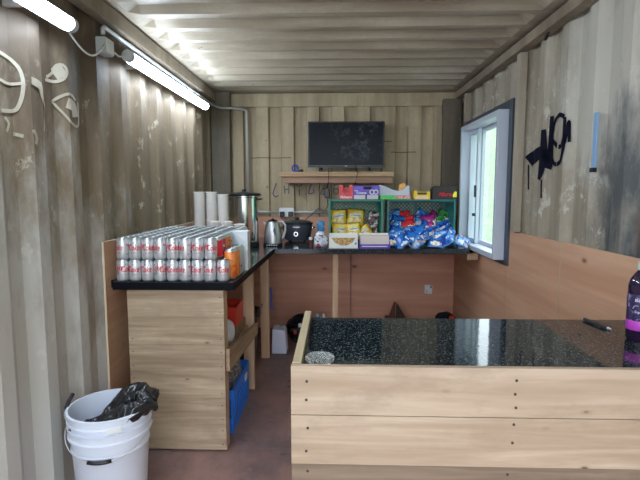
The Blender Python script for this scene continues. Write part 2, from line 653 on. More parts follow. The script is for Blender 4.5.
mb = MB()
xs = breaks(XL - .03, XR + .03, *BP, BPH)
zs = [0, 0.6, 1.15, 1.6, ZC]
vs = {(i, k): mb.bm.verts.new((x, back_y(x), z)) for i, x in enumerate(xs) for k, z in enumerate(zs)}
for i in range(len(xs) - 1):
    for k in range(len(zs) - 1):
        mb.bm.faces.new((vs[i, k], vs[i + 1, k], vs[i + 1, k + 1], vs[i, k + 1]))
o = mb.build('wall_back', M['wall_back'])
so = o.modifiers.new('solid', 'SOLIDIFY')
so.thickness = 0.003
struct(o, 'beige steel end wall of upright panels behind the television', 'wall')

# ceiling, corrugated across
CP = (0.2265, 0.045, 0.040)
CPH = 2.475
mb = MB()
ys = breaks(YF, YB + .04, *CP, CPH)
xcol = [XL - .03, -1.12, -1.06, 0, 1.04, 1.10, XR + .03]
fl = [0, 0, 1, 1, 1, 0, 0]
vs = {}
for i, y in enumerate(ys):
    t = trapz(y - CPH, *CP)
    if y > 4.6:
        t = 0
    for k, x in enumerate(xcol):
        vs[i, k] = mb.bm.verts.new((x, y, ZC + 0.038 * (t if fl[k] else 0.0)))
for i in range(len(ys) - 1):
    for k in range(len(xcol) - 1):
        mb.bm.faces.new((vs[i, k], vs[i + 1, k], vs[i + 1, k + 1], vs[i, k + 1]))
o = mb.build('ceiling', M['ceil'])
so = o.modifiers.new('solid', 'SOLIDIFY')
so.thickness = 0.004
so.offset = 1
struct(o, 'beige corrugated steel container roof seen from below', 'ceiling')

mb = MB()
mb.box(XL - .04, XR + .04, YF, YB + .04, -0.03, 0.0)
struct(mb.build('floor', M['floor']), 'dark brown muddy plywood floor', 'floor')

# exterior ground and bank seen through the window
mb = MB()
n = 24
prof = [(-30, -.2), (1.32, -.2), (2.6, -.18), (3.4, .1), (5, 2.4), (8, 6.0), (14, 11), (20, 13)]
cols = []
for j in range(n + 1):
    y = -25 + 50 * j / n
    cols.append([mb.bm.verts.new((x, y, z + (.25 * noise.noise(Vector((x, y * .4, 0))) if x > 3 else 0))) for x, z in prof])
for j in range(n):
    for i in range(len(prof) - 1):
        f = mb.bm.faces.new((cols[j][i], cols[j + 1][i], cols[j + 1][i + 1], cols[j][i + 1]))
        f.material_index = 0 if i < 2 else 1
struct(mb.build('ground', [M['gravel'], M['grass']], smooth=True), 'gravel yard and green bank outside the window', 'ground')

# rails, posts, header
mb = MB()
mb.box(1.150, 1.215, YF, 4.75, 2.292, 2.352)
struct(mb.build('trim_1', M['rail'], bevel=.004), 'painted steel top rail along the right wall', 'trim')
mb = MB()
mb.box(-1.217, -1.155, YF, 4.75, 2.275, 2.36)
struct(mb.build('trim_2', M['rail'], bevel=.004), 'dark painted steel top rail along the left wall', 'trim')
mb = MB()
mb.box(-1.21, 1.21, 4.835, 4.858, 2.238, 2.366)
struct(mb.build('trim_3', M['wall_back'], bevel=.003), 'beige steel header band above the end wall panels', 'trim')
mb = MB()
mb.box(-1.215, -1.035, 4.755, 4.83, 1.152, 2.36)
mb.box(-1.215, -1.03, 4.752, 4.832, 2.19, 2.37)
struct(mb.build('trim_4', M['post'], bevel=.004), 'dark corner post at the far left', 'trim')
mb = MB()
mb.box(1.045, 1.215, 4.755, 4.83, 1.152, 2.23)
mb.box(1.04, 1.215, 4.75, 4.832, 2.15, 2.29)
struct(mb.build('trim_5', M['post'], bevel=.004), 'dark corner post at the far right', 'trim')
mb = MB()
mb.box(1.168, 1.212, 3.165, 3.235, 1.145, 2.285)
struct(mb.build('trim_6', M['batten'], bevel=.003), 'pale upright batten beside the window', 'trim')
mb = MB()
mb.box(1.168, 1.212, 4.45, 4.50, 2.03, 2.285)
struct(mb.build('trim_7', M['batten'], bevel=.003), 'short pale batten above the far side of the window', 'trim')


def ply_panel(name, box, face, axis, label):
    mb = MB()
    mb.box(*box)
    for f in mb.bm.faces:
        f.normal_update()
        nn = f.normal
        if axis == 'x':
            f.material_index = 0 if abs(nn.x) > .5 else 1
        else:
            f.material_index = 0 if abs(nn.y) > .5 else 1
    return struct(mb.build(name, [face, M['ply_edge']]), label, 'wall panel')


ply_panel('trim_8', (-1.216, -1.205, 2.45, 4.02, 0, 1.150), M['ply'], 'x', 'plywood lining sheet behind the stacked cans')
ply_panel('trim_9', (-1.216, -1.205, 4.03, 4.837, 0, 1.150), M['ply'], 'x', 'plywood lining sheet in the far left corner')
ply_panel('trim_10', (1.205, 1.216, 1.36, 2.575, 0, 1.148), M['ply'], 'x', 'orange plywood lining sheet above the bar top')
ply_panel('trim_11', (1.205, 1.216, 2.583, 3.375, 0, 1.143), M['ply'], 'x', 'orange plywood lining sheet between bar and window')
ply_panel('trim_12', (1.205, 1.216, 3.382, 4.837, 0, 0.893), M['ply'], 'x', 'plywood lining sheet below the window')
ply_panel('trim_15', (1.205, 1.216, 4.52, 4.75, 0.895, 1.150), M['ply'], 'x', 'short plywood piece in the far right corner beyond the window')
ply_panel('trim_13', (-1.204, 0.16, 4.838, 4.852, 0, 1.150), M['ply_x'], 'y', 'reddish plywood lining on the left of the end wall')
ply_panel('trim_14', (0.168, 1.204, 4.838, 4.852, 0, 1.150), M['ply_x'], 'y', 'reddish plywood lining on the right of the end wall')

# ------------------------------------------------------------------ window
mb = MB()
# dark grey surround, flat on the wall
for b in ((1.190, 1.230, 3.335, WY0 - .03, 0.895, 2.035), (1.190, 1.230, WY1 + .03, 4.50, 0.895, 2.035),
          (1.190, 1.230, WY0 - .03, WY1 + .03, 0.895, WZ0 - .03), (1.190, 1.230, WY0 - .03, WY1 + .03, WZ1 + .03, 2.035)):
    mb.box(*b)
win = struct(mb.build('window_1', M['dark_grey'], bevel=.003), 'white framed sliding window in a dark grey surround', 'window')
mb = MB()
fx0, fx1 = 1.120, 1.285
t = 0.045
mb.box(fx0, fx1, WY0 - .028, WY0 + .012, WZ0 - .028, WZ1 + .028)
mb.box(fx0, fx1, WY1 - .012, WY1 + .028, WZ0 - .028, WZ1 + .028)
mb.box(fx0, fx1, WY0 + .012, WY1 - .012, WZ0 - .028, WZ0 + .012)
mb.box(fx0, fx1, WY0 + .012, WY1 - .012, WZ1 - .012, WZ1 + .028)
o = mb.build('window_frame', M['upvc'], win, bevel=.003)
mb = MB()
ym = 4.12


def sash(mb, y0, y1, x0, x1, w=.04):
    z0, z1 = WZ0 + .012, WZ1 - .012
    mb.box(x0, x1, y0, y0 + w, z0, z1)
    mb.box(x0, x1, y1 - w, y1, z0, z1)
    mb.box(x0, x1, y0 + w, y1 - w, z0, z0 + w)
    mb.box(x0, x1, y0 + w, y1 - w, z1 - w, z1)


sash(mb, WY0 + .013, ym + .02, 1.228, 1.256, .032)
o = mb.build('window_sash', M['upvc'], win, bevel=.002)
mb = MB()
sash(mb, ym - .02, WY1 - .013, 1.190, 1.218, .036)
o2 = mb.build('window_sash', M['upvc'], win, bevel=.002)
mb = MB()
mb.box(1.240, 1.244, WY0 + .045, ym - .012, WZ0 + .045, WZ1 - .045)
g1 = mb.build('pane', M['glass'], o)
mb = MB()
mb.box(1.202, 1.206, ym + .016, WY1 - .05, WZ0 + .049, WZ1 - .049)
g2 = mb.build('pane', M['glass'], o2)
mb = MB()
mb.box(1.175, 1.189, ym - .012, ym + .006, 1.36, 1.46)
mb.box(1.165, 1.189, ym - .014, ym + .008, 1.20, 1.225)
mb.build('handle', M['black'], win, bevel=.002)

# ------------------------------------------------------------------ bar in the foreground
RZ = 0.920
BX0, BY0, BY1 = -0.123, 1.323, 1.955
root = thing('bar_counter', 'pine clad serving bar in the foreground on the right', 'bar', (0.55, 1.35, 0))
orig = (0.55, 1.35, 0)
zz = [(0.775, 0.920, 'pine'), (0.625, 0.773, 'pine'), (0.475, 0.622, 'pine_low'), (0.325, 0.473, 'pine_low'), (0.175, 0.323, 'pine'), (0.02, 0.173, 'pine')]
for i, (z0, z1, mt) in enumerate(zz):
    mb = MB(orig)
    yo = 0 if i < 2 else .006
    mb.box(BX0 - .002, 1.20, BY0 + yo, BY0 + .02 + yo, z0, z1)
    mb.build('front_board', M[mt], root, bevel=.0015)
mb = MB(orig)
mb.box(BX0, BX0 + .026, BY0 + .028, BY1, 0.78, RZ)
mb.build('side_rim', M['pine_y'], root, bevel=.0015)
mb = MB(orig)
mb.box(BX0 + .004, BX0 + .024, BY0 + .028, BY1 - .01, 0.0, 0.778)
mb.build('side_panel', M['ply'], root)
for (px, py) in ((BX0 + .026, BY1 - .075), (0.54, BY1 - .075), (1.12, BY1 - .075)):
    mb = MB(orig)
    mb.box(px, px + .045, py, py + .07, 0, 0.85)
    mb.build('post', M['pine_z'], root)
mb = MB(orig)
for x in (BX0 + .055, 0.52, 0.51):
    pass
pts = [(BX0 + .045, z) for z in (.875, .82, .735, .665, .60)] + [(0.515, z) for z in (.885, .845, .805, .755)] + [(0.51, .70), (0.505, .60), (0.98, .80), (0.985, .66)]
for (x, z) in pts:
    mb = MB(orig)
    mb.cyl((x + random.uniform(-.004, .004), BY0 - .0012 + (0.006 if z < .622 else 0), z), 0.0042, 0.003, 'y', 10)
    mb.build('screw', M['screw'], root)

mb = MB((0.55, 1.6, 0.85))
mb.box(BX0 + .028, 1.203, BY0 + .028, BY1 - .012, 0.857, 0.895)
tag(mb.build('bar_worktop', M['granite'], bevel=.002), 'glossy black speckled worktop set inside the pine bar', 'worktop')

# ------------------------------------------------------------------ L shaped worktop and its frame
S = 0.94
mb = MB((-.87, 3, S))
loop = [(-1.168, 2.445), (-0.525, 2.445), (-0.500, 3.890), (1.10, 3.930), (1.185, 4.10), (1.185, 4.835), (-1.20, 4.835), (-1.200, 2.50), (-1.168, 2.50)]
mb.poly([(x, y, S - .042) for x, y in loop], (0, 0, .042))
for f in mb.bm.faces:
    f.normal_update()
    c_ = f.calc_center_median()
    if abs(f.normal.z) < .5 and c_.y < 3.8:
        f.material_index = 1
tag(mb.build('worktop', [M['granite2'], M['edge_black']], bevel=.003), 'long black speckled L shaped worktop along left and end walls', 'worktop')
mb = MB((-.87, 2.46, 0))
root = thing('serving_counter', 'weathered pine counter base under the stacked cans', 'counter', (-.85, 2.47, 0))
orig = (-.85, 2.47, 0)
zb = [0.012, 0.155, 0.302, 0.45, 0.60, 0.748, 0.897]
for i in range(6):
    mb = MB(orig)
    mb.box(-1.10, -0.585, 2.465, 2.485, zb[i], zb[i + 1] - .0006)
    mb.build('front_board', M['pine_low'] if i == 0 and False else M['pine_old'], root, bevel=.001)
for z in [b + .03 for b in zb[:6]] + [b + .11 for b in zb[:6]]:
    mb = MB(orig)
    mb.cyl((-0.604, 2.463, z), 0.003, 0.003, 'y', 8)
    mb.build('screw', M['screw'], root)
    if z < .7:
        mb = MB(orig)
        mb.cyl((-1.08, 2.463, z), 0.003, 0.003, 'y', 8)
        mb.build('screw', M['screw'], root)
for b in ((-0.632, -0.587, 2.486, 2.556, 0, 0.897), (-0.645, -0.572, 3.29, 3.335, 0, 0.897), (-0.622, -0.552, 3.93, 3.975, 0, 0.897), (-1.10, -1.055, 2.486, 2.556, 0, .897)):
    mb = MB(orig)
    mb.box(*b)
    mb.build('post', M['pine_z'], root, bevel=.0015)
mb = MB(orig)
mb.poly([(-0.5865, 2.49, .445), (-0.5865, 2.49, .570), (-0.5705, 3.335, .478), (-0.5705, 3.335, .400)], (.022, 0, 0))
mb.build('side_rail', M['rail_wood'], root, bevel=.0015)
mb = MB(orig)
mb.box(-1.07, -0.612, 2.56, 3.285, 0.455, 0.475)
mb.build('shelf', M['ply'], root)
mb = MB((0.005, 4.0, 0))
mb.box(-0.018, 0.027, 4.06, 4.13, 0, 0.897)
tag(mb.build('counter_stud', M['pine_z'], bevel=.0015), 'slim pale upright stud under the middle of the back worktop', 'post')
mb = MB((1.1, 4.2, .8))
mb.box(1.10, 1.19, 3.99, 4.80, 0.84, 0.897)
tag(mb.build('counter_bearer', M['pine_z'], bevel=.0015), 'timber block under the right end of the worktop by the window', 'bearer')


# ------------------------------------------------------------------ lamps, conduit, electrics
def tube_lamp(y0, y1, x, z, label):
    root = thing('tube_light', label, 'light', (x, y0, z), 'tube lights along the left wall')
    og = (x, y0, z)
    mb = MB(og)
    pr = [(-.020, -.030), (-.027, .0), (-.024, .024), (.0, .030), (.016, .018)]
    # housing: back shell towards wall / ceiling
    a = []
    mb.poly([(x + q[0], y0 + .03, z + q[1]) for q in pr], (0, y1 - y0 - .06, 0))
    mb.build('housing', M['housing'], root, bevel=.002)
    mb = MB(og)
    n = 9
    arc = []
    for k in range(n):
        t = math.radians(-125 + 165 * k / (n - 1))
        arc.append((x + .003 + .030 * math.cos(t), z - .004 + .030 * math.sin(t)))
    mb.poly([(q[0], y0 + .035, q[1]) for q in arc], (0, y1 - y0 - .07, 0))
    mb.build('diffuser', M['tube'], root, smooth=False)
    for ya, yb in ((y0, y0 + .035), (y1 - .035, y1)):
        mb = MB(og)
        mb.tube([(x + .002, ya, z - .002), (x + .002, yb, z - .002)], .032, 16)
        mb.build('end_cap', M['housing'], root, bevel=.003)
    for yy in (y0 + .25, y1 - .25):
        mb = MB(og)
        mb.box(left_x(yy) + .0, x - .02, yy - .012, yy + .012, z - .012, z + .012)
        mb.build('bracket', M['housing'], root)


tube_lamp(0.62, 2.115, -1.135, 2.125, 'bright white tube light at the top left, nearer the doorway')
tube_lamp(2.665, 4.275, -1.135, 2.150, 'bright white tube light running towards the far left corner')

root = thing('junction_box', 'grey junction box on the left wall between the tube lights', 'junction box', (-1.19, 2.53, 2.15))
mb = MB((-1.19, 2.53, 2.15))
mb.box(-1.218, -1.165, 2.485, 2.575, 2.112, 2.195)
mb.build('box_body', M['housing'], root, bevel=.006)
mb = MB((-1.19, 2.53, 2.15))
mb.box(-1.164, -1.159, 2.490, 2.570, 2.118, 2.189)
mb.build('box_cover', M['white'], root, bevel=.002)

mb = MB((-1.18, 2.5, 2.2))
mb.tube([(-1.182, 2.50, 2.207), (-1.182, 2.50, 2.236), (-1.182, 2.515, 2.247), (-1.182, 2.56, 2.247), (-1.182, 4.60, 2.232), (-1.165, 4.70, 2.225), (-1.12, 4.742, 2.215), (-1.00, 4.745, 2.21), (-.96, 4.76, 2.209), (-.93, 4.79, 2.208),
         (-.895, 4.822, 2.206), (-.88, 4.824, 2.195), (-.878, 4.824, 2.16), (-.870, 4.822, 1.24)], .0115, 10)
tag(mb.build('conduit', M['galv'], smooth=True), 'thin grey conduit along the left rail dropping behind the urn', 'conduit')
mb = MB((-.6, 4.8, 1.2))
mb.tube([(-.857, 4.822, 1.2), (-.562, 4.822, 1.2)], .012, 10)
mb.tube([(-.408, 4.822, 1.2), (-.075, 4.822, 1.2)], .012, 10)
tag(mb.build('conduit', M['galv'], smooth=True), 'horizontal grey conduit on either side of the double socket', 'conduit')
mb = MB((-1.15, 2.4, 2.1))
pts = []
for k in range(13):
    t = k / 12
    pts.append((-1.165 + .012 * math.sin(t * PI), 2.118 + t * .355, 2.12 + .03 * t - .085 * math.sin(t * PI)))
mb.tube(pts, .0045, 6)
tag(mb.build('cable', M['white'], smooth=True), 'drooping white cable from near tube light to junction box', 'cable')
mb = MB((-1.15, 2.6, 2.1))
mb.tube([(-1.165, 2.587, 2.14), (-1.155, 2.61, 2.128), (-1.145, 2.64, 2.135), (-1.14, 2.66, 2.145)], .0045, 6)
tag(mb.build('cable', M['white'], smooth=True), 'short white cable from junction box to far tube light', 'cable')

root = thing('double_socket', 'white double socket on the end wall above the slow cooker', 'socket', (-.483, 4.82, 1.196))
og = (-.483, 4.82, 1.196)
mb = MB(og)
mb.box(-.560, -.410, 4.800, 4.836, 1.150, 1.242)
mb.build('socket_plate', M['white'], root, bevel=.004)
for x in (-.527, -.443):
    mb = MB(og)
    mb.box(x - .024, x + .024, 4.762, 4.799, 1.157, 1.205)
    mb.build('plug', M['black'], root, bevel=.006)
mb = MB((.95, 4.83, .415))
mb.box(.912, .990, 4.824, 4.837, .368, .462)
o = mb.build('wall_socket', M['white'], bevel=.003)
tag(o, 'single white socket low on the plywood end wall', 'socket')
mb = MB((.95, 4.83, .415))
mb.box(.968, .980, 4.818, 4.8235, .432, .452)
mb.box(.930, .936, 4.8225, 4.8238, .39, .405)
mb.build('switch', M['black'], o).parent = o

# ------------------------------------------------------------------ television and shelf
root = thing('wall_shelf', 'rough timber shelf under the television', 'shelf', (0, 4.7, 1.54))
og = (0, 4.7, 1.54)
mb = MB(og)
mb.box(-0.528, 0.558, 4.60, 4.855, 1.548, 1.592)
mb.build('shelf_board', M['shelf'], root, bevel=.002)
mb = MB(og)
mb.box(-0.49, 0.55, 4.63, 4.675, 1.487, 1.546)
mb.build('bearer', M['shelf_under'], root, bevel=.002)
for x in (-.48, .50):
    mb = MB(og)
    mb.box(x, x + .04, 4.677, 4.852, 1.49, 1.546)
    mb.build('bracket', M['shelf_under'], root)

root = thing('television', 'black flat screen television standing on the timber shelf', 'television', (0.104, 4.70, 1.593))
og = (0.104, 4.70, 1.593)
m, nt, b = new_mat('tv_screen')
g = NT(nt)
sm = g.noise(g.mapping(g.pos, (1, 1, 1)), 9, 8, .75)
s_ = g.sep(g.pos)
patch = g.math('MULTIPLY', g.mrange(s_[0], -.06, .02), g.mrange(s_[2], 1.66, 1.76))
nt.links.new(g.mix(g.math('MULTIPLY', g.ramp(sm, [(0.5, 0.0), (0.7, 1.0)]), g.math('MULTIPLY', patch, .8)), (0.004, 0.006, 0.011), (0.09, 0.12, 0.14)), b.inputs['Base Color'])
b.inputs['Roughness'].default_value = 0.28
b.inputs['Specular IOR Level'].default_value = 0.12
M['screen'] = m
mb = MB(og)
mb.box(-.262, .470, 4.665, 4.70, 1.640, 2.070)
mb.box(-.15, .36, 4.70, 4.74, 1.68, 1.95)
mb.build('tv_body', M['black'], root, bevel=.004)
mb = MB(og)
mb.box(-.250, .458, 4.6630, 4.6642, 1.658, 2.058)
mb.build('screen', M['screen'], root)
mb = MB(og)
mb.text('LG', .022, .008, 0, front(.104, 4.6636, 1.6485))
mb.build('logo', M['white'], root)
mb = MB(og)
mb.box(-.264, .472, 4.6645, 4.672, 1.636, 1.6395)
mb.build('bezel', plain('slate_bezel', (.06, .10, .15), .3), root)
for x in (-.13, .33):
    mb = MB(og)
    mb.poly([(x - .035, 4.63, 1.5935), (x + .035, 4.63, 1.5935), (x + .012, 4.63, 1.606), (x + .006, 4.675, 1.640), (x - .006, 4.675, 1.640), (x - .012, 4.63, 1.606)], (0, .03, 0))
    mb.build('foot', M['black'], root)

root = thing('headset', 'blue and black headset lying on the shelf', 'headset', (-.36, 4.66, 1.593))
og = (-.36, 4.66, 1.593)
mb = MB(og)
c = Vector((-.385, 4.655, 1.628))
mb.tube([c + Vector((.029 * math.cos(t), 0, .029 * math.sin(t))) for t in [2 * PI * k / 20 for k in range(21)]], .0065, 8)
mb.build('band', plain('blue_plastic', (.01, .07, .6), .35), root, smooth=True)
mb = MB(og)
mb.lathe([(0, 0), (.02, 0), (.022, .01), (.016, .022), (0, .024)], (-.325, 4.655, 1.5945), 14)
mb.tube([(-.36, 4.655, 1.60), (-.34, 4.655, 1.605), (-.325, 4.655, 1.605)], .006, 8)
mb.build('ear_pad', M['black'], root, smooth=True)

mb = MB((-.083, 4.76, 1.39))
mb.box(-.108, -.058, 4.775, 4.806, 1.342, 1.440, rot=(math.radians(-8), 'Y', (-.083, 4.79, 1.39)))
tag(mb.build('power_adapter', M['black'], bevel=.006), 'black power adapter hanging by its cable below the shelf', 'adapter')
mb = MB((-.08, 4.76, 1.5))
mb.tube([(-.05, 4.69, 1.70), (-.055, 4.755, 1.66), (-.06, 4.587, 1.60), (-.062, 4.59, 1.54), (-.066, 4.60, 1.48), (-.085, 4.79, 1.443)], .0035, 6)
tag(mb.build('cable', M['black'], smooth=True), 'black cable from television down to the power adapter', 'cable')
mb = MB((-.08, 4.76, 1.2))
mb.tube([(-.08, 4.79, 1.34), (-.07, 4.80, 1.27), (-.10, 4.80, 1.215), (-.17, 4.80, 1.235), (-.25, 4.80, 1.16), (-.33, 4.80, 1.10), (-.38, 4.79, 1.05)], .004, 6)
tag(mb.build('cable', M['black'], smooth=True), 'black cable looping from the adapter behind the slow cooker', 'cable')
mb = MB((.1, 4.76, 1.5))
mb.tube([(.19, 4.69, 1.68), (.205, 4.58, 1.62), (.215, 4.585, 1.58), (.20, 4.592, 1.53), (.19, 4.595, 1.47)], .003, 6)
tag(mb.build('cable', M['black'], smooth=True), 'thin black cable crossing the right half of the shelf', 'cable')


# ------------------------------------------------------------------ marks on the walls
def ribbon(mb, pts, wd, fn, m=0):
    """flat painted stroke following 2D pts (a, b) on a wall; fn(a, b) gives the 3D point"""
    res = []
    P = [Vector(p) for p in pts]
    ws = wd if isinstance(wd, (list, tuple)) else [wd] * len(P)
    fine, fw = [], []
    for i in range(len(P) - 1):
        p0, p1, p2, p3 = P[max(i - 1, 0)], P[i], P[i + 1], P[min(i + 2, len(P) - 1)]
        for k in range(16):
            t = k / 16
            q = 0.5 * ((2 * p1) + (-p0 + p2) * t + (2 * p0 - 5 * p1 + 4 * p2 - p3) * t * t + (-p0 + 3 * p1 - 3 * p2 + p3) * t ** 3)
            fine.append(q)
            fw.append(ws[i] * (1 - t) + ws[i + 1] * t)
    fine.append(P[-1])
    fw.append(ws[-1])
    for i, p in enumerate(fine):
        d = (fine[min(i + 1, len(fine) - 1)] - fine[max(i - 1, 0)])
        d.normalize()
        nn = Vector((-d.y, d.x)) * fw[i] * .5
        row = []
        for s in (-1, -.6, -.2, .2, .6, 1):
            q = p + nn * s
            row.append(mb.bm.verts.new(fn(q.x, q.y)))
        res.append(row)
    for i in range(len(res) - 1):
        for k in range(5):
            mb.bm.faces.new((res[i][k], res[i][k + 1], res[i + 1][k + 1], res[i + 1][k])).material_index = m


fr = lambda y, z: (right_x(y) - .006, y, z)
flw = lambda y, z: (left_x(y) + .006, y, z)
fb = lambda x, z: (x, back_y(x) - .006, z)
GRAF = [[(3.1538,1.5994,0.085),(3.1463,1.606,0.085),(3.1349,1.6155,0.085),(3.1067,1.625,0.085),(2.9895,1.6275,0.085),(2.959,1.6355,0.0788),(2.9256,1.6436,0.0725),(2.9108,1.6518,0.0663),(2.9019,1.6576,0.06)],[(2.9116,1.773,0.03),(2.9109,1.7649,0.0325),(2.9103,1.7543,0.035),(2.91,1.7417,0.0375),(2.9096,1.7276,0.04),(2.9086,1.7125,0.0425),(2.9082,1.6969,0.045),(2.9076,1.6813,0.0475),(2.9072,1.6663,0.05),(2.9074,1.6523,0.0525),(2.9075,1.6399,0.055),(2.9078,1.6238,0.0543),(2.9091,1.6085,0.0536),(2.9105,1.594,0.0529),(2.9124,1.5802,0.0521),(2.9145,1.5671,0.0514),(2.916,1.5547,0.0507),(2.9176,1.543,0.05),(2.9204,1.5238,0.045),(2.9245,1.5064,0.04),(2.9301,1.4921,0.035),(2.9341,1.482,0.03)],[(2.9017,1.6515,0.05),(2.8982,1.6397,0.0475),(2.8931,1.6225,0.045),(2.8879,1.6045,0.0425),(2.8824,1.5898,0.04),(2.8721,1.5617,0.045),(2.8638,1.5587,0.05),(2.8631,1.5656,0.0485),(2.8623,1.5753,0.047),(2.862,1.5872,0.0455),(2.8615,1.601,0.044),(2.8614,1.6161,0.0425),(2.8614,1.6322,0.041),(2.861,1.6486,0.0395),(2.8612,1.665,0.038),(2.8609,1.6808,0.0365),(2.861,1.6957,0.035),(2.8611,1.7093,0.0341),(2.8609,1.7239,0.0332),(2.8613,1.7393,0.0323),(2.8612,1.7549,0.0314),(2.8618,1.7706,0.0305),(2.8618,1.7858,0.0295),(2.8619,1.8002,0.0286),(2.8619,1.8136,0.0277),(2.8624,1.8255,0.0268),(2.8623,1.8355,0.0259),(2.8625,1.8434,0.025)],[(2.6449,1.8055,0.024),(2.6684,1.8184,0.024),(2.6995,1.8269,0.024),(2.7146,1.823,0.024),(2.8112,1.8269,0.024),(2.8265,1.815,0.024),(2.8386,1.799,0.024),(2.8435,1.789,0.024),(2.8472,1.7772,0.024),(2.8502,1.7641,0.024),(2.8527,1.7501,0.024),(2.8548,1.7357,0.024),(2.8566,1.7216,0.024),(2.8571,1.7079,0.024),(2.8575,1.6954,0.024),(2.8581,1.6797,0.024),(2.8585,1.6645,0.024),(2.8589,1.6498,0.024),(2.859,1.6361,0.024),(2.8581,1.6234,0.024),(2.8569,1.6121,0.024),(2.8469,1.5925,0.024),(2.8309,1.5773,0.024),(2.8131,1.568,0.024),(2.7002,1.5606,0.024),(2.6713,1.5716,0.024),(2.6645,1.5796,0.024),(2.6593,1.5899,0.024),(2.6549,1.6019,0.024),(2.6512,1.6149,0.024),(2.6481,1.6285,0.024),(2.6453,1.6418,0.024),(2.6438,1.6535,0.024),(2.6433,1.6658,0.024),(2.6433,1.6787,0.024),(2.6431,1.6916,0.024),(2.643,1.7045,0.024),(2.6426,1.7171,0.024),(2.6427,1.7291,0.024),(2.6431,1.7434,0.024),(2.6433,1.7582,0.024),(2.6436,1.7728,0.024),(2.6441,1.7861,0.024),(2.6444,1.7973,0.024),(2.6449,1.8055,0.024)],[(2.862,1.7136,0.02),(2.8502,1.7021,0.0233),(2.823,1.6853,0.0267),(2.7988,1.6722,0.03),(2.6913,1.6534,0.026),(2.6681,1.6548,0.022),(2.6604,1.6646,0.0212),(2.6528,1.6803,0.0204),(2.6458,1.6972,0.0196),(2.6421,1.7112,0.0188),(2.6398,1.7179,0.018),(2.6387,1.7097,0.0172),(2.6377,1.69,0.0165),(2.6373,1.6719,0.0158),(2.6353,1.6683,0.015),(2.634,1.674,0.0153),(2.6327,1.684,0.0156),(2.631,1.6972,0.0159),(2.6291,1.7123,0.0162),(2.6271,1.7282,0.0165),(2.6251,1.7438,0.0168),(2.6232,1.7579,0.0171),(2.6216,1.7694,0.0174),(2.6202,1.7772,0.0177),(2.6188,1.7801,0.018),(2.6175,1.7771,0.0178),(2.6164,1.7686,0.0176),(2.6155,1.7562,0.0173),(2.6148,1.741,0.0171),(2.6138,1.7244,0.0169),(2.6134,1.7078,0.0167),(2.6128,1.6925,0.0164),(2.6123,1.6799,0.0162),(2.6119,1.6714,0.016)],[(3.1559,1.5797,0.009),(3.1554,1.5707,0.009),(3.1546,1.5586,0.009),(3.154,1.544,0.009),(3.1532,1.5276,0.009),(3.1523,1.5102,0.009),(3.1518,1.4924,0.009),(3.1509,1.4749,0.009),(3.1501,1.4585,0.009),(3.1495,1.4438,0.009),(3.1486,1.4317,0.009),(3.1481,1.4227,0.009)],[(2.9095,1.4815,0.009),(2.9092,1.4722,0.009),(2.9086,1.459,0.009),(2.9082,1.4432,0.009),(2.9077,1.4262,0.009),(2.9067,1.4091,0.009),(2.9064,1.3932,0.009),(2.9057,1.38,0.009),(2.9054,1.3707,0.009)]]
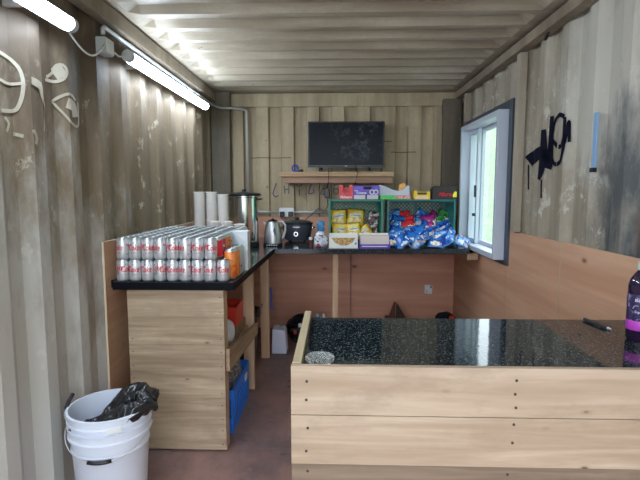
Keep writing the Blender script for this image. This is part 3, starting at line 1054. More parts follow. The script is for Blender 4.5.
CHALK = [[(1.742,1.9242,0.014),(1.7755,1.9304,0.014),(1.8061,1.934,0.014),(1.8196,1.9314,0.014),(1.8297,1.9297,0.014),(1.8412,1.9279,0.014),(1.8534,1.9257,0.014),(1.8655,1.9231,0.014),(1.8748,1.9194,0.014),(1.8804,1.9145,0.014),(1.8858,1.9093,0.014),(1.8912,1.9037,0.014),(1.8959,1.8974,0.014),(1.9003,1.8904,0.014),(1.9035,1.8824,0.014),(1.9061,1.8736,0.014),(1.9077,1.8642,0.014),(1.9093,1.8546,0.014),(1.91,1.845,0.014),(1.9102,1.8354,0.014),(1.9099,1.8257,0.014),(1.9086,1.8159,0.014),(1.907,1.806,0.014),(1.9052,1.796,0.014),(1.9029,1.7854,0.014),(1.8996,1.7742,0.014),(1.8962,1.7632,0.014),(1.892,1.7532,0.014),(1.8886,1.7451,0.014),(1.8837,1.7359,0.014),(1.878,1.7302,0.014),(1.8695,1.7261,0.014),(1.8572,1.7233,0.014),(1.8419,1.7211,0.014),(1.8264,1.7194,0.014),(1.8131,1.7181,0.014),(1.8041,1.7171,0.014)],[(1.7253,1.8154,0.011),(1.7545,1.8211,0.011),(1.8095,1.8308,0.011),(1.8196,1.8296,0.011),(1.8294,1.8272,0.011),(1.8411,1.8253,0.011),(1.8554,1.8254,0.011),(1.8677,1.8273,0.011),(1.8778,1.8295,0.011),(1.8864,1.8318,0.011),(1.8951,1.8344,0.011),(1.9024,1.8366,0.011),(1.9074,1.838,0.011)],[(2.0945,1.8941,0.013),(2.1067,1.8947,0.013),(2.1248,1.8956,0.013),(2.1453,1.8973,0.013),(2.1576,1.8991,0.013),(2.168,1.9027,0.013),(2.1785,1.9078,0.013),(2.1886,1.9142,0.013),(2.197,1.9213,0.013),(2.2045,1.9324,0.013),(2.2098,1.9452,0.013),(2.2114,1.9566,0.013),(2.209,1.9667,0.013),(2.203,1.9755,0.013),(2.1953,1.9801,0.013),(2.1863,1.9798,0.013),(2.1752,1.9754,0.013),(2.1656,1.9683,0.013),(2.1588,1.9577,0.013),(2.1532,1.9443,0.013),(2.1445,1.932,0.013),(2.1213,1.9167,0.013),(2.1033,1.9066,0.013)],[(2.1552,1.93,0.05),(2.1622,1.9352,0.05),(2.1723,1.9428,0.05),(2.1811,1.9495,0.05),(2.1919,1.9574,0.05),(2.1991,1.9629,0.05)],[(1.9418,1.8559,0.03),(1.9521,1.8551,0.0312),(1.9673,1.8543,0.0325),(1.9832,1.8519,0.0338),(1.9957,1.8469,0.035),(2.0015,1.8398,0.034),(2.0055,1.8305,0.033),(2.0083,1.82,0.032),(2.01,1.8093,0.031),(2.0123,1.7997,0.03),(2.0382,1.7945,0.0255),(2.0607,1.7898,0.021),(2.0737,1.782,0.0165),(2.073,1.7674,0.012),(2.0674,1.7586,0.0114),(2.0574,1.7475,0.0108),(2.0441,1.7349,0.0102),(2.0291,1.7215,0.0096),(2.013,1.7079,0.009),(2.0109,1.6965,0.0084),(2.0089,1.6859,0.0078),(2.0076,1.6764,0.0072),(2.0064,1.6685,0.0066),(2.0056,1.6625,0.006)],[(2.1322,1.8087,0.012),(2.1456,1.8154,0.012),(2.1578,1.824,0.012),(2.1693,1.8328,0.012),(2.18,1.84,0.012),(2.1901,1.846,0.012),(2.2009,1.8517,0.012),(2.2109,1.8556,0.012),(2.2229,1.8574,0.012),(2.2416,1.8533,0.012),(2.2559,1.8441,0.012),(2.2655,1.8371,0.012)],[(2.1322,1.8087,0.012),(2.1396,1.8056,0.012),(2.1491,1.8014,0.012),(2.1558,1.7954,0.012),(2.1624,1.7887,0.012),(2.1698,1.7815,0.012),(2.1773,1.7743,0.012),(2.1846,1.7673,0.012),(2.1908,1.761,0.012),(2.1978,1.7533,0.012),(2.2052,1.7447,0.012),(2.2125,1.7359,0.012),(2.2239,1.7282,0.012),(2.2383,1.7222,0.012),(2.2512,1.718,0.012),(2.263,1.7165,0.012),(2.2718,1.7183,0.012),(2.2778,1.7236,0.012),(2.2822,1.7325,0.012),(2.2848,1.7441,0.012),(2.2863,1.7575,0.012),(2.2871,1.772,0.012),(2.2872,1.7867,0.012),(2.2871,1.8008,0.012),(2.2864,1.8134,0.012),(2.2864,1.8239,0.012),(2.2868,1.8313,0.012)],[(2.2045,1.8168,0.05),(2.212,1.8143,0.05),(2.2278,1.8112,0.05),(2.2441,1.8049,0.05),(2.2508,1.795,0.05),(2.2545,1.7817,0.05),(2.2561,1.7685,0.05),(2.2579,1.7595,0.05)],[(1.8189,1.6948,0.012),(1.8258,1.6901,0.012),(1.8348,1.683,0.012),(1.8403,1.6745,0.012),(1.8372,1.663,0.012),(1.8304,1.6503,0.012),(1.8252,1.6413,0.012)],[(1.8607,1.6375,0.014),(1.8725,1.6369,0.014),(1.8826,1.6352,0.014),(1.893,1.6334,0.014),(1.8999,1.6322,0.014)],[(1.9372,1.6627,0.016),(1.94,1.6569,0.016),(1.9453,1.6486,0.016),(1.9505,1.6395,0.016),(1.9535,1.6313,0.016),(1.9496,1.6163,0.016),(1.9442,1.6053,0.016)]]


def dense_ribbon(mb, pts, fn):
    """painted stroke: pts = (y, z, width) close together on the corrugated wall"""
    res = []
    for i, (y, z, wd) in enumerate(pts):
        a, b = pts[max(i - 1, 0)], pts[min(i + 1, len(pts) - 1)]
        d = Vector((b[0] - a[0], b[1] - a[1]))
        if d.length < 1e-6:
            d = Vector((1, 0))
        d.normalize()
        nn = Vector((-d.y, d.x)) * wd * .5
        res.append([mb.bm.verts.new(fn(y + nn.x * k, z + nn.y * k)) for k in (-1, -.6, -.2, .2, .6, 1)])
    for i in range(len(res) - 1):
        for k in range(5):
            mb.bm.faces.new((res[i][k], res[i][k + 1], res[i + 1][k + 1], res[i + 1][k]))


mb = MB((1.2, 2.8, 1.6))
for st in GRAF:
    dense_ribbon(mb, st, fr)
tag(mb.build('graffiti_tag', M['marker']), 'dark sprayed graffiti tag on the right wall past the window', 'graffiti')
for ids, lb in (((0, 1), 'pale chalk arc with a crossing line at the far left'), ((2, 3), 'pale rounded chalk smear below the near tube light'), ((4,), 'pale tapering chalk streak beside the arc'),
                ((5, 6, 7), 'pale chalk triangle below the rounded smear'), ((8,), 'small pale hooked scratch below the chalk arc'), ((9,), 'short pale flat scratch below the chalk arc'), ((10,), 'short pale upright scratch under the tapering streak')):
    st0 = CHALK[ids[0]][0]
    mb = MB((-1.2, st0[0], st0[1]))
    for i in ids:
        dense_ribbon(mb, CHALK[i], flw)
    tag(mb.build('chalk_mark', M['chalk']), lb, 'chalk mark')

LET = [('C', 'purple_marker', [[(-0.597, 1.489), (-0.617, 1.433), (-0.632, 1.382), (-0.605, 1.351), (-0.577, 1.364)]]),
       ('H', 'grey_marker', [[(-0.513, 1.464), (-0.506, 1.382)], [(-0.465, 1.476), (-0.468, 1.382)], [(-0.513, 1.42), (-0.468, 1.432)]]),
       ('I', 'grey_marker', [[(-0.396, 1.476), (-0.371, 1.457), (-0.333, 1.476)], [(-0.362, 1.432), (-0.363, 1.364)]]),
       ('L', 'purple_marker', [[(-0.239, 1.482), (-0.267, 1.389), (-0.214, 1.395), (-0.22, 1.432)]]),
       ('L', 'grey_marker', [[(-0.101, 1.47), (-0.145, 1.389), (-0.095, 1.383), (-0.089, 1.457)]]),
       ('S', 'grey_marker', [[(-0.001, 1.476), (-0.013, 1.432), (0.03, 1.432), (0.034, 1.389), (-0.007, 1.383), (-0.016, 1.426)]])]
nm = ['purple hand drawn hooked letter C left of the shelf', 'grey hand drawn letter H below the left end of the shelf', 'grey hand drawn letter I between the H and purple L', 'purple hand drawn letter L below the shelf', 'grey hand drawn letter L left of the power adapter cable', 'grey hand drawn letter S behind the red sweet box']
for (ch, mt, strokes), lb in zip(LET, nm):
    mb = MB((strokes[0][0][0], 4.85, strokes[0][0][1]))
    for st in strokes:
        ribbon(mb, st, .011, fb)
    tag(mb.build('painted_letter', M[mt]), lb, 'letter', 'drawn letters under the shelf')

root = thing('plastic_strip', 'narrow pale blue strip fixed to the right wall', 'strip', (1.2, 2.33, 1.65))
mb = MB((1.2, 2.33, 1.65))
mb.box(1.208, 1.216, 2.300, 2.328, 1.525, 1.778)
mb.build('strip_body', M['skyblue'], root)
mb = MB((1.2, 2.33, 1.65))
mb.box(1.202, 1.218, 2.297, 2.331, 1.503, 1.524)
mb.build('end_clip', M['black'], root)
mb = MB((1.18, 2.82, 2.26))
mb.tube([(1.20, 2.86, 2.29), (1.185, 2.84, 2.262), (1.17, 2.82, 2.255), (1.165, 2.80, 2.27), (1.18, 2.79, 2.285)], .006, 7)
tag(mb.build('wall_hook', M['black'], smooth=True), 'small dark hook under the right top rail', 'hook')


# ------------------------------------------------------------------ cans
def can_mesh(kind, h=.115, r=.0330, seed=0):
    mb = MB()
    k = h - .115
    prof = [(0, .004), (.022, .003), (.0245, 0), (.027, .001), (r, .010), (r, .100 + k), (.0275, .110 + k), (.0268, .115 + k), (.0255, .1135 + k), (.0240, .1065 + k), (0, .1065 + k)]
    mats = [1, 1, 1, 1, 0, 1, 1, 1, 4, 4]
    mb.lathe(prof, (0, 0, 0), 20, mats)
    R = r + .0004

    def wrap(a0, z0):
        return lambda u, v: (R * math.sin(a0 + u / R), -R * math.cos(a0 + u / R), z0 + v)
    if kind == 'cola':
        for a in (0, PI * .75, PI * 1.4):
            mb.text('Coke', .060, .034, 2, wrap(a + .4 * (a > 1), .066 + .010 * (a > 3) - .012 * (1 < a < 3)), .15)
            mb.text('DIET', .016, .006, 3, wrap(a, .090))
            mb.text('zero caffeine', .030, .005, 3, wrap(a, .038))
        mb.text('330 ml', .020, .006, 3, wrap(PI / 2, .03))
        mb.text('|||||', .018, .020, 3, wrap(PI * 1.5, .05))
        for a in (PI / 2,):
            mb.text('o', .014, .012, 2, wrap(a, .078))
    if kind == 'dark':
        mb.text('|||', .05, .012, 3, wrap(0, .05))
    # tear tab
    mb.box(-.008, .008, -.010, .012, .1070 + k, .1095 + k, 1)
    me_mats = {'cola': [M['steel_can'], M['can_lid'], M['can_red'], M['can_dark'], M['lid_dark']],
               'red': [M['red_can'], M['can_lid'], M['can_red'], M['can_dark'], M['lid_dark']], 'orange': [M['orange_can'], M['can_lid'], M['can_red'], M['can_dark'], M['lid_dark']], 'tall': [M['orange_can'], M['can_lid'], M['can_red'], M['can_dark'], M['lid_dark']],
               'dark': [M['steel_can'], M['can_lid'], M['can_red'], M['black'], M['lid_dark']]}[kind]
    if kind in ('tall', 'dark'):
        pass
    o = mb.build('drink_can', me_mats, smooth=True, angle=35)
    return o


protos = {}
used = set()


def place_can(kind, h, x, y, z, rz, label, group):
    key = (kind, h)
    if key not in protos:
        protos[key] = can_mesh(kind, h)
    o = protos[key]
    if key in used:
        o = o.copy()
        COL.objects.link(o)
    used.add(key)
    o.location = (x, y, z)
    o.rotation_euler = (0, 0, rz)
    return tag(o, label, 'can', group)


ORD = ['first', 'second', 'third', 'fourth', 'fifth', 'sixth', 'seventh', 'eighth', 'ninth', 'tenth', 'eleventh', 'twelfth', 'thirteenth', 'fourteenth']
for tier in (0, 1):
    for r in range(13):
        for c in range(8):
            x = -1.124 + c * .0668 + (.004 if tier else 0) + (.016 if tier and c == 7 and r else 0)
            y = 2.488 + r * .0668
            kind = 'cola'
            if tier and c == 7 and r in (1, 2):
                kind = 'red'
            if tier and c == 7 and r in (3, 4):
                kind = 'orange'
            col = {'cola': 'silver cola', 'red': 'red printed', 'orange': 'orange'}[kind]
            tn = 'upper' if tier else 'lower'
            row = 'front row' if r == 0 else ORD[r] + ' row back'
            lab = '%s can, %s tier, %s, %s from the left wall' % (col, tn, row, ORD[c])
            ang = random.choice([0, 0.5, -0.6, 1.3, 2.2, -2.0, 1.0]) + random.uniform(-.2, .2)
            if r == 0 and tier and c in (2, 4, 6):
                ang = random.uniform(.1, .5)
            if r == 0 and not tier and c in (1, 4, 6, 7):
                ang = random.uniform(-.3, .3)
            place_can(kind, .115, x, y, S + .0005 + tier * .1152, ang, lab, 'drink cans in two tiers')
place_can('cola', .115, -.5885, 2.488, S + .0005, .3, 'silver cola can at the outer right front corner of the worktop', 'drink cans in two tiers')
place_can('tall', .165, -.566, 2.560, S + .0005, 0, 'tall orange can just behind the front right corner can', 'tall cans at worktop edge')
place_can('tall', .165, -.562, 2.629, S + .0005, 1.4, 'second tall orange can, between orange and grey tall cans', 'tall cans at worktop edge')
place_can('dark', .160, -.562, 2.697, S + .0005, 0.6, 'tall silver can behind the two tall orange cans', 'tall cans at worktop edge')
place_can('dark', .160, -.562, 2.765, S + .0005, -.9, 'tall silver can nearest the white carton', 'tall cans at worktop edge')

# white carton
root = thing('carton', 'tall white carton on the worktop behind the tall cans', 'carton', (-.565, 2.88, S))
og = (-.565, 2.88, S)
mb = MB(og)
mb.box(-.612, -.522, 2.84, 2.925, S + .0005, S + .235)
mb.build('carton_body', M['paper'], root, bevel=.002)
mb = MB(og)
mb.poly([(-.604, 2.8392, S + .10), (-.530, 2.8392, S + .17), (-.604, 2.8392, S + .225)], (0, -.0006, 0))
mb.build('printed_panel', plain('pale_print', (.62, .72, .76), .5), root)


# cups
def cup_proto():
    mb = MB()
    prof = [(0, .001), (.027, 0), (.0370, .084), (.0425, .085), (.0432, .0915), (.0400, .092), (.037, .088), (.0262, .003), (0, .003)]
    mb.lathe(prof, (0, 0, 0), 20)
    return mb.build('foam_cup', M['foam'], smooth=True, angle=40)


cup = cup_proto()
first = True
stacks = [(-1.022, 3.60, 22, 'leftmost tall stack'), (-.932, 3.61, 22, 'middle tall stack'), (-.842, 3.60, 21, 'rightmost tall stack'),
          (-.88, 3.46, 10, 'short stack before the tall ones'), (-.782, 3.46, 10, 'short stack behind the can tiers'), (-.694, 3.46, 9, 'short stack nearest the urn')]
for (x, y, n, nm_) in stacks:
    for k in range(n):
        o = cup if first else cup.copy()
        if not first:
            COL.objects.link(o)
        first = False
        o.location = (x + random.uniform(-.0008, .0008), y, S + .0005 + k * .0178)
        pos = 'top cup' if k == n - 1 else ('bottom cup' if k == 0 else 'cup %d up' % (k + 1))
        tag(o, 'white foam %s in the %s' % (pos, nm_), 'cup', 'stacked foam cups')

# ------------------------------------------------------------------ urn, kettle, slow cooker
U = (-.77, 4.06, S)
root = thing('water_urn', 'polished steel water urn with black lid and base', 'urn', U)
mb = MB(U)
mb.lathe([(0, .045), (.116, .045), (.118, .06), (.118, .415), (.122, .42), (.122, .430), (0, .430)], U, 40)
mb.build('urn_body', M['chrome'], root, smooth=True, angle=30)
mb = MB(U)
mb.lathe([(0, .001), (.122, .001), (.124, .01), (.120, .046), (0, .046)], U, 32)
mb.build('urn_base', M['black'], root, smooth=True, angle=30)
mb = MB(U)
mb.lathe([(0, .431), (.136, .431), (.143, .438), (.143, .448), (.130, .455), (.10, .458), (.10, .452), (0, .470)], U, 36)
lid_ = mb.build('lid', M['black'], root, smooth=True, angle=30)
mb = MB(U)
mb.lathe([(0, .468), (.016, .468), (.02, .485), (0, .49)], U, 16)
mb.build('lid_knob', M['black'], lid_, smooth=True)
for sx in (-1, 1):
    mb = MB(U)
    x = U[0] + sx * .118
    mb.tube([(x, U[1] - .035, S + .40), (x + sx * .03, U[1] - .03, S + .405), (x + sx * .03, U[1] + .03, S + .405), (x, U[1] + .035, S + .40)], .007, 8)
    mb.build('handle', M['black'], root, smooth=True)
mb = MB(U)
mb.tube([(U[0] + .07, U[1] - .095, S + .09), (U[0] + .09, U[1] - .14, S + .09), (U[0] + .092, U[1] - .15, S + .065)], .011, 10)
mb.tube([(U[0] + .088, U[1] - .137, S + .10), (U[0] + .088, U[1] - .137, S + .135)], .007, 8)
mb.build('tap', M['black'], root, smooth=True)

K = (-.538, 4.13, S)
root = thing('kettle', 'brushed silver electric kettle beside the urn', 'kettle', K)
mb = MB(K)
mb.lathe([(0, .024), (.080, .024), (.081, .04), (.074, .12), (.062, .19), (.055, .208), (.04, .212), (0, .214)], K, 32)
mb.build('kettle_body', M['brushed'], root, smooth=True, angle=35)
mb = MB(K)
mb.lathe([(0, .001), (.083, .001), (.085, .012), (.079, .0235), (0, .0235)], K, 28)
mb.build('kettle_base', M['black'], root, smooth=True)
mb = MB(K)
mb.lathe([(0, .213), (.042, .213), (.038, .222), (.012, .226), (.01, .234), (0, .236)], K, 20)
mb.build('lid', M['black'], root, smooth=True)
mb = MB(K)
mb.tube([(K[0] + .045, K[1] - .01, S + .205), (K[0] + .085, K[1] - .02, S + .21), (K[0] + .112, K[1] - .025, S + .18), (K[0] + .112, K[1] - .025, S + .13), (K[0] + .095, K[1] - .02, S + .08), (K[0] + .074, K[1] - .01, S + .055)], .009, 10)
mb.build('handle', plain('pale_grey_plastic', (.5, .5, .5), .35), root, smooth=True)
mb = MB(K)
mb.poly([(K[0] - .05, K[1] - .012, S + .195), (K[0] - .085, K[1] - .012, S + .21), (K[0] - .05, K[1] - .012, S + .16)], (0, .024, 0))
mb.build('spout', M['brushed'], root)
mb = MB(K)
n = 12
loop = []
for k in range(n):
    a = 2 * PI * k / n
    loop.append((K[0] + .022 + .011 * math.cos(a), K[1] - .078 + .006, S + .12 + .042 * math.sin(a)))
mb.poly(loop, (0, .02, 0))
mb.build('water_gauge', plain('smoky_gauge', (.10, .12, .17), .2), root)
mb = MB(K)
for dx in (-.04, -.02, 0, .02, .04):
    mb.box(K[0] + dx - .006, K[0] + dx + .006, K[1] - .0872, K[1] - .070, S + .008, S + .016)
mb.build('base_marking', M['galv'], root)

C_ = (-.355, 4.52, S)
root = thing('slow_cooker', 'oval black slow cooker with glass lid beside the kettle', 'slow cooker', C_)
mb = MB(C_)
mb.lathe([(0, .012), (.11, .012), (.125, .03), (.142, .15), (.145, .162), (.13, .165), (0, .165)], C_, 36, sx=1.0, sy=.78)
mb.build('cooker_body', M['grey_steel'], root, smooth=True, angle=35)
mb = MB(C_)
mb.lathe([(.14, .1655), (.150, .166), (.151, .174), (.142, .178), (0, .178)], C_, 36, sx=1.0, sy=.78)
mb.build('rim', M['black'], root, smooth=True, angle=35)
mb = MB(C_)
mb.lathe([(.138, .179), (.12, .190), (.06, .203), (0, .206)], C_, 36, sx=1.0, sy=.78)
lid_ = mb.build('lid', plain('smoked_glass_lid', (.06, .065, .07), .12, .2), root, smooth=True)
mb = MB(C_)
mb.lathe([(0, .2065), (.018, .2065), (.022, .222), (0, .226)], C_, 16)
mb.build('lid_knob', M['black'], lid_, smooth=True)
for sx in (-1, 1):
    mb = MB(C_)
    x = C_[0] + sx * .132
    mb.tube([(x, C_[1] - .05, S + .12), (x + sx * .03, C_[1] - .05, S + .13), (x + sx * .03, C_[1] + .02, S + .13), (x, C_[1] + .03, S + .12)], .009, 8)
    mb.build('handle', M['chrome'], root, smooth=True)
mb = MB(C_)
mb.cyl((C_[0] - .005, C_[1] - .122, S + .075), .021, .025, 'y', 20)
dial_ = mb.build('dial', M['chrome'], root)
mb = MB(C_)
mb.cyl((C_[0] - .005, C_[1] - .128, S + .075), .013, .008, 'y', 20)
mb.build('dial_cap', M['black'], dial_)
mb = MB(C_)
mb.box(C_[0] - .03, C_[0] + .03, C_[1] - .118, C_[1] - .09, S + .135, S + .142)
mb.build('badge', M['galv'], root)
for (dx, dy) in ((-.07, -.05), (.07, -.05), (-.07, .05), (.07, .05)):
    mb = MB(C_)
    mb.cyl((C_[0] + dx, C_[1] + dy, S + .0005), .012, .013, 'z', 10)
    mb.build('foot', M['black'], root)


# ------------------------------------------------------------------ crates on their sides, open to the room
def lattice(mb, u0, u1, v0, v1, fn, m=0, step=.035, bw=.016):
    """diamond lattice clipped to a rectangle; fn(u, v, t) -> 3D with t thickness 0..1"""
    def clip(poly, ax, lim, sgn):
        out = []
        for i in range(len(poly)):
            a, b = poly[i], poly[(i + 1) % len(poly)]
            da, db = sgn * (a[ax] - lim), sgn * (b[ax] - lim)
            if da >= 0:
                out.append(a)
            if (da >= 0) != (db >= 0):
                t = da / (da - db)
                out.append((a[0] + (b[0] - a[0]) * t, a[1] + (b[1] - a[1]) * t))
        return out
    L = (u1 - u0) + (v1 - v0)
    k = -int(L / step) - 1
    while k * step < L:
        for sg in (1, -1):
            c = (u0 if sg > 0 else u1) + k * step
            poly = [(c, v0), (c + bw, v0), (c + bw + sg * (v1 - v0), v1), (c + sg * (v1 - v0), v1)]
            for ax, lim, s2 in ((0, u0, 1), (0, u1, -1)):
                if len(poly) > 2:
                    poly = clip(poly, ax, lim, s2)
            if len(poly) > 2:
                tt = (0, 1) if sg > 0 else (.02, .98)
                a = [mb.bm.verts.new(fn(p[0], p[1], tt[0])) for p in poly]
                b = [mb.bm.verts.new(fn(p[0], p[1], tt[1])) for p in poly]
                nn = len(a)
                fs = [mb.bm.faces.new(a[::-1]), mb.bm.faces.new(b)]
                for i in range(nn):
                    fs.append(mb.bm.faces.new((a[i], a[(i + 1) % nn], b[(i + 1) % nn], b[i])))
                for f in fs:
                    f.material_index = m
        k += 1


def crate(x0, x1, y0, y1, z0, z1, mat, label, grp):
    og = ((x0 + x1) / 2, (y0 + y1) / 2, z0)
    root = thing('plastic_crate', label, 'crate', og, grp)
    th = .006
    # back panel (crate bottom)
    mb = MB(og)
    lattice(mb, x0 + .03, x1 - .03, z0 + .03, z1 - .03, lambda u, v, t: (u, y1 - .006 + t * .005, v))
    for b in ((x0, x1, y1 - .008, y1, z0 + .0005, z0 + .03), (x0, x1, y1 - .008, y1, z1 - .03, z1), (x0, x0 + .03, y1 - .008, y1, z0 + .03, z1 - .03), (x1 - .03, x1, y1 - .008, y1, z0 + .03, z1 - .03),
              ((x0 + x1) / 2 - .012, (x0 + x1) / 2 + .012, y1 - .009, y1, z0 + .03, z1 - .03)):
        mb.box(*b)
    mb.build('lattice_base', mat, root)
    # side walls
    for (xa, xb) in ((x0, x0 + th), (x1 - th, x1)):
        mb = MB(og)
        lattice(mb, y0 + .02, y1 - .02, z0 + .02, z1 - .02, lambda u, v, t: (xa + t * th, u, v), step=.04)
        mb.box(xa, xb, y0, y1 - .009, z0 + .0005, z0 + .02)
        mb.box(xa, xb, y0, y1 - .009, z1 - .02, z1)
        mb.box(xa, xb, y0, y0 + .02, z0 + .02, z1 - .02)
        mb.box(xa, xb, y1 - .03, y1 - .009, z0 + .02, z1 - .02)
        mb.build('side_wall', mat, root)
    mb = MB(og)
    mb.box(x0 + th, x1 - th, y0, y1 - .009, z1 - th, z1)
    for k in range(9):
        yy = y0 + .03 + k * .028
        if yy < y1 - .02:
            mb.box(x0 + th, x1 - th, yy, yy + .003, z1 - .016, z1 - th)
    mb.build('side_wall', mat, root)
    mb = MB(og)
    mb.box(x0 + th, x1 - th, y0, y1 - .009, z0 + .0005, z0 + th)
    mb.build('side_wall', mat, root)
    # rim flange
    mb = MB(og)
    mb.box(x0 - .008, x0 + .009, y0 - .014, y0 - .0005, z0 + .0005, z1 + .004)
    mb.box(x1 - .009, x1 + .008, y0 - .014, y0 - .0005, z0 + .0005, z1 + .004)
    mb.box(x0 + .009, x1 - .009, y0 - .014, y0 - .0005, z1 - .010, z1 + .004)
    mb.box(x0 + .009, x1 - .009, y0 - .014, y0 - .0005, z0 + .0005, z0 + .012)
    mb.build('rim', mat, root, bevel=.002)
    return root


CT = 1.335
crate(-.045, .405, 4.15, 4.44, S, CT, M['green_crate'], 'green lattice crate on its side holding yellow crisp bags', 'crates laid on their sides')
crate(.455, 1.022, 4.15, 4.44, S, CT, M['teal_crate'], 'dark teal lattice crate on its side holding blue packets', 'crates laid on their sides')


# ------------------------------------------------------------------ packets
def packet_mesh(name, w, h, t, mats, seed, text=None, tm=2):
    """pillow bag standing in the local xz plane, front towards -y, base at z=0"""
    mb = MB()
    nx, nz = 10, 12
    rnd = random.Random(seed)
    off = Vector((rnd.uniform(0, 50), rnd.uniform(0, 50), rnd.uniform(0, 50)))

    def surf(u, v, s):
        a = max(0, 1 - abs(u) ** 2.6) * max(0, 1 - abs(v) ** 3.0)
        th_ = t * .5 * a ** .55
        nz_ = noise.noise(Vector((u * 2.2, v * 2.2, s * 3)) + off) * t * .30 * (a ** .4)
        cr = noise.noise(Vector((u * 1.5, v * 1.5, 9)) + off) * .006
        x = u * w / 2 * (1 - .07 * (1 - abs(v)) * abs(u)) + cr
        z = (v + 1) * h / 2 * (1 - .0 * u) + cr * .6
        return (x, s * (th_ + nz_), z)
    for s in (-1, 1):
        vs = {}
        for i in range(nx + 1):
            for k in range(nz + 1):
                u, v = -1 + 2 * i / nx, -1 + 2 * k / nz
                vs[i, k] = mb.bm.verts.new(surf(u, v, s))
        for i in range(nx):
            for k in range(nz):
                u, v = -1 + 2 * (i + .5) / nx, -1 + 2 * (k + .5) / nz
                f = mb.bm.faces.new((vs[i, k], vs[i + 1, k], vs[i + 1, k + 1], vs[i, k + 1]))
                mi = 0
                if abs(v) > .86:
                    mi = 1
                elif s < 0 and len(mats) > 3 and (u / .62) ** 2 + ((v + .42) / .36) ** 2 < 1:
                    mi = 3
                f.material_index = mi
    bmesh.ops.remove_doubles(mb.bm, verts=mb.bm.verts, dist=.0002)
    if text:
        for i in range(10):
            for k in range(3):
                us = [-.74 + 1.48 * (i + a) / 10 for a in (0, 1)]
                q4 = []
                for (a, b_) in ((0, 0), (1, 0), (1, 1), (0, 1)):
                    u_ = us[a]
                    hh_ = .20 * (1 - .35 * abs(u_))
                    v_ = .18 + hh_ * (-1 + 2 * (k + b_) / 3)
                    p_ = surf(u_, v_, -1)
                    q4.append(mb.bm.verts.new((p_[0], p_[1] - .0010, p_[2])))
                mb.bm.faces.new(q4).material_index = 2

        def fn(u, v):
            uu, vv = u / (w / 2), (v / (h / 2)) + .18
            p = surf(uu, vv, -1)
            return (p[0], p[1] - .0022, p[2])
        mb.text(text, w * .68, h * .15, tm, fn, .2)
    return mb.build(name, mats, smooth=True)


def put(o, loc, rot, label, cat, grp):
    o.location = loc
    o.rotation_euler = rot
    return tag(o, label, cat, grp)


D = math.radians
yel = speckle('yellow_crisp_print', [(.88, .60, .03), (.85, .50, .03), (.85, .72, .25)], 14, .3, bumpy=.2)
yel2 = plain('gold_foil_crimp', (.75, .50, .05), .3)
tealink = plain('teal_lettering', (.02, .22, .30), .4)
curl = speckle('crisp_picture', [(.85, .68, .30), (.9, .8, .5), (.65, .38, .08)], 40, .4)
whitecloud = plain('white_print', (.85, .85, .8), .4)
YB_ = [('left one standing at the back of the green crate', .038, 4.30, S + .155, -14, .150, .155, -3),
       ('right one standing at the back of the green crate', .180, 4.31, S + .160, -12, .160, .155, 5),
       ('bottom left one in the green crate', .040, 4.19, S + .050, -16, .150, .145, 6),
       ('second from the left in the lower row', .170, 4.185, S + .055, -14, .130, .145, -5),
       ('tilted one in the lower row of the green crate', .290, 4.20, S + .045, -22, .150, .135, -32),
       ('buried one behind the lower row', .14, 4.37, S + .04, -8, .15, .15, 8)]
for i, (lb, x, y, z, tilt, ww, hh, roll) in enumerate(YB_):
    o = packet_mesh('crisp_packet', ww, hh, .045, [yel, yel2, whitecloud, curl, tealink], i + 3, 'Quavers', 4)
    put(o, (x, y, z), (D(tilt), D(roll), D(random.uniform(-6, 6))), 'yellow crisp packet, ' + lb, 'crisp packet', 'yellow crisp packets')
mix = speckle('brown_white_packet_print', [(.06, .03, .025), (.75, .72, .70), (.55, .30, .15), (.3, .05, .04)], 22, .35)
for i, (lb, x, y, z, tilt, roll) in enumerate([('upper one', .335, 4.34, S + .16, -10, 12), ('lower one', .345, 4.31, S + .06, -18, -8)]):
    o = packet_mesh('snack_packet', .11, .13, .04, [mix, mix], i + 40)
    put(o, (x, y, z), (D(tilt), D(roll), 0), 'brown and white snack packet, %s at right of green crate' % lb, 'snack packet', 'brown and white packets')

blu = [speckle('blue_packet_print_%s' % s, cols, sc, .22, bumpy=.25) for s, cols, sc in (
    ('sky', [(.02, .17, .58), (.01, .07, .36), (.65, .75, .85)], 20), ('deep', [(.01, .05, .30), (.02, .15, .50), (.4, .55, .8)], 22),
    ('ice', [(.12, .35, .70), (.02, .10, .42), (.75, .78, .82), (.65, .35, .08)], 22))]
bfoil = plain('pale_blue_foil', (.12, .28, .60), .25, .3)
redp = speckle('red_packet_print', [(.70, .03, .05), (.60, .05, .05), (.85, .55, .35)], 20, .25, bumpy=.2)
magp = speckle('magenta_packet_print', [(.40, .03, .22), (.22, .02, .14), (.7, .5, .6)], 20, .25, bumpy=.2)
grnp = speckle('green_packet_print', [(.02, .14, .05), (.05, .30, .08), (.3, .4, .2)], 24, .25, bumpy=.2)
pale = speckle('chips_picture', [(.85, .75, .55), (.85, .85, .85), (.7, .35, .12)], 34, .35)
bmesh_variants = {}


def bag_copy(kind, seedn):
    key = (kind, seedn)
    if key not in bmesh_variants:
        mats = {'b0': [blu[0], bfoil, whitecloud, pale], 'b1': [blu[1], bfoil, whitecloud, pale], 'b2': [blu[2], bfoil, whitecloud, pale],
                'r': [redp, redp, whitecloud, pale], 'm': [magp, magp, whitecloud, pale], 'g': [grnp, grnp, whitecloud, pale]}[kind]
        if seedn == 1:
            mats = mats[:2]
        if seedn == 2 and kind[0] == 'b':
            mats = [mats[0], mats[1], whitecloud, speckle('mixed_picture_' + kind, [(.55, .60, .68), (.02, .12, .40), (.70, .30, .08)], 26, .3)]
        bmesh_variants[key] = packet_mesh('snack_packet', .125, .115, .035, mats, 60 + seedn * 7 + ord(kind[0]), None)
        return bmesh_variants[key]
    o = bmesh_variants[key].copy()
    COL.objects.link(o)
    return o


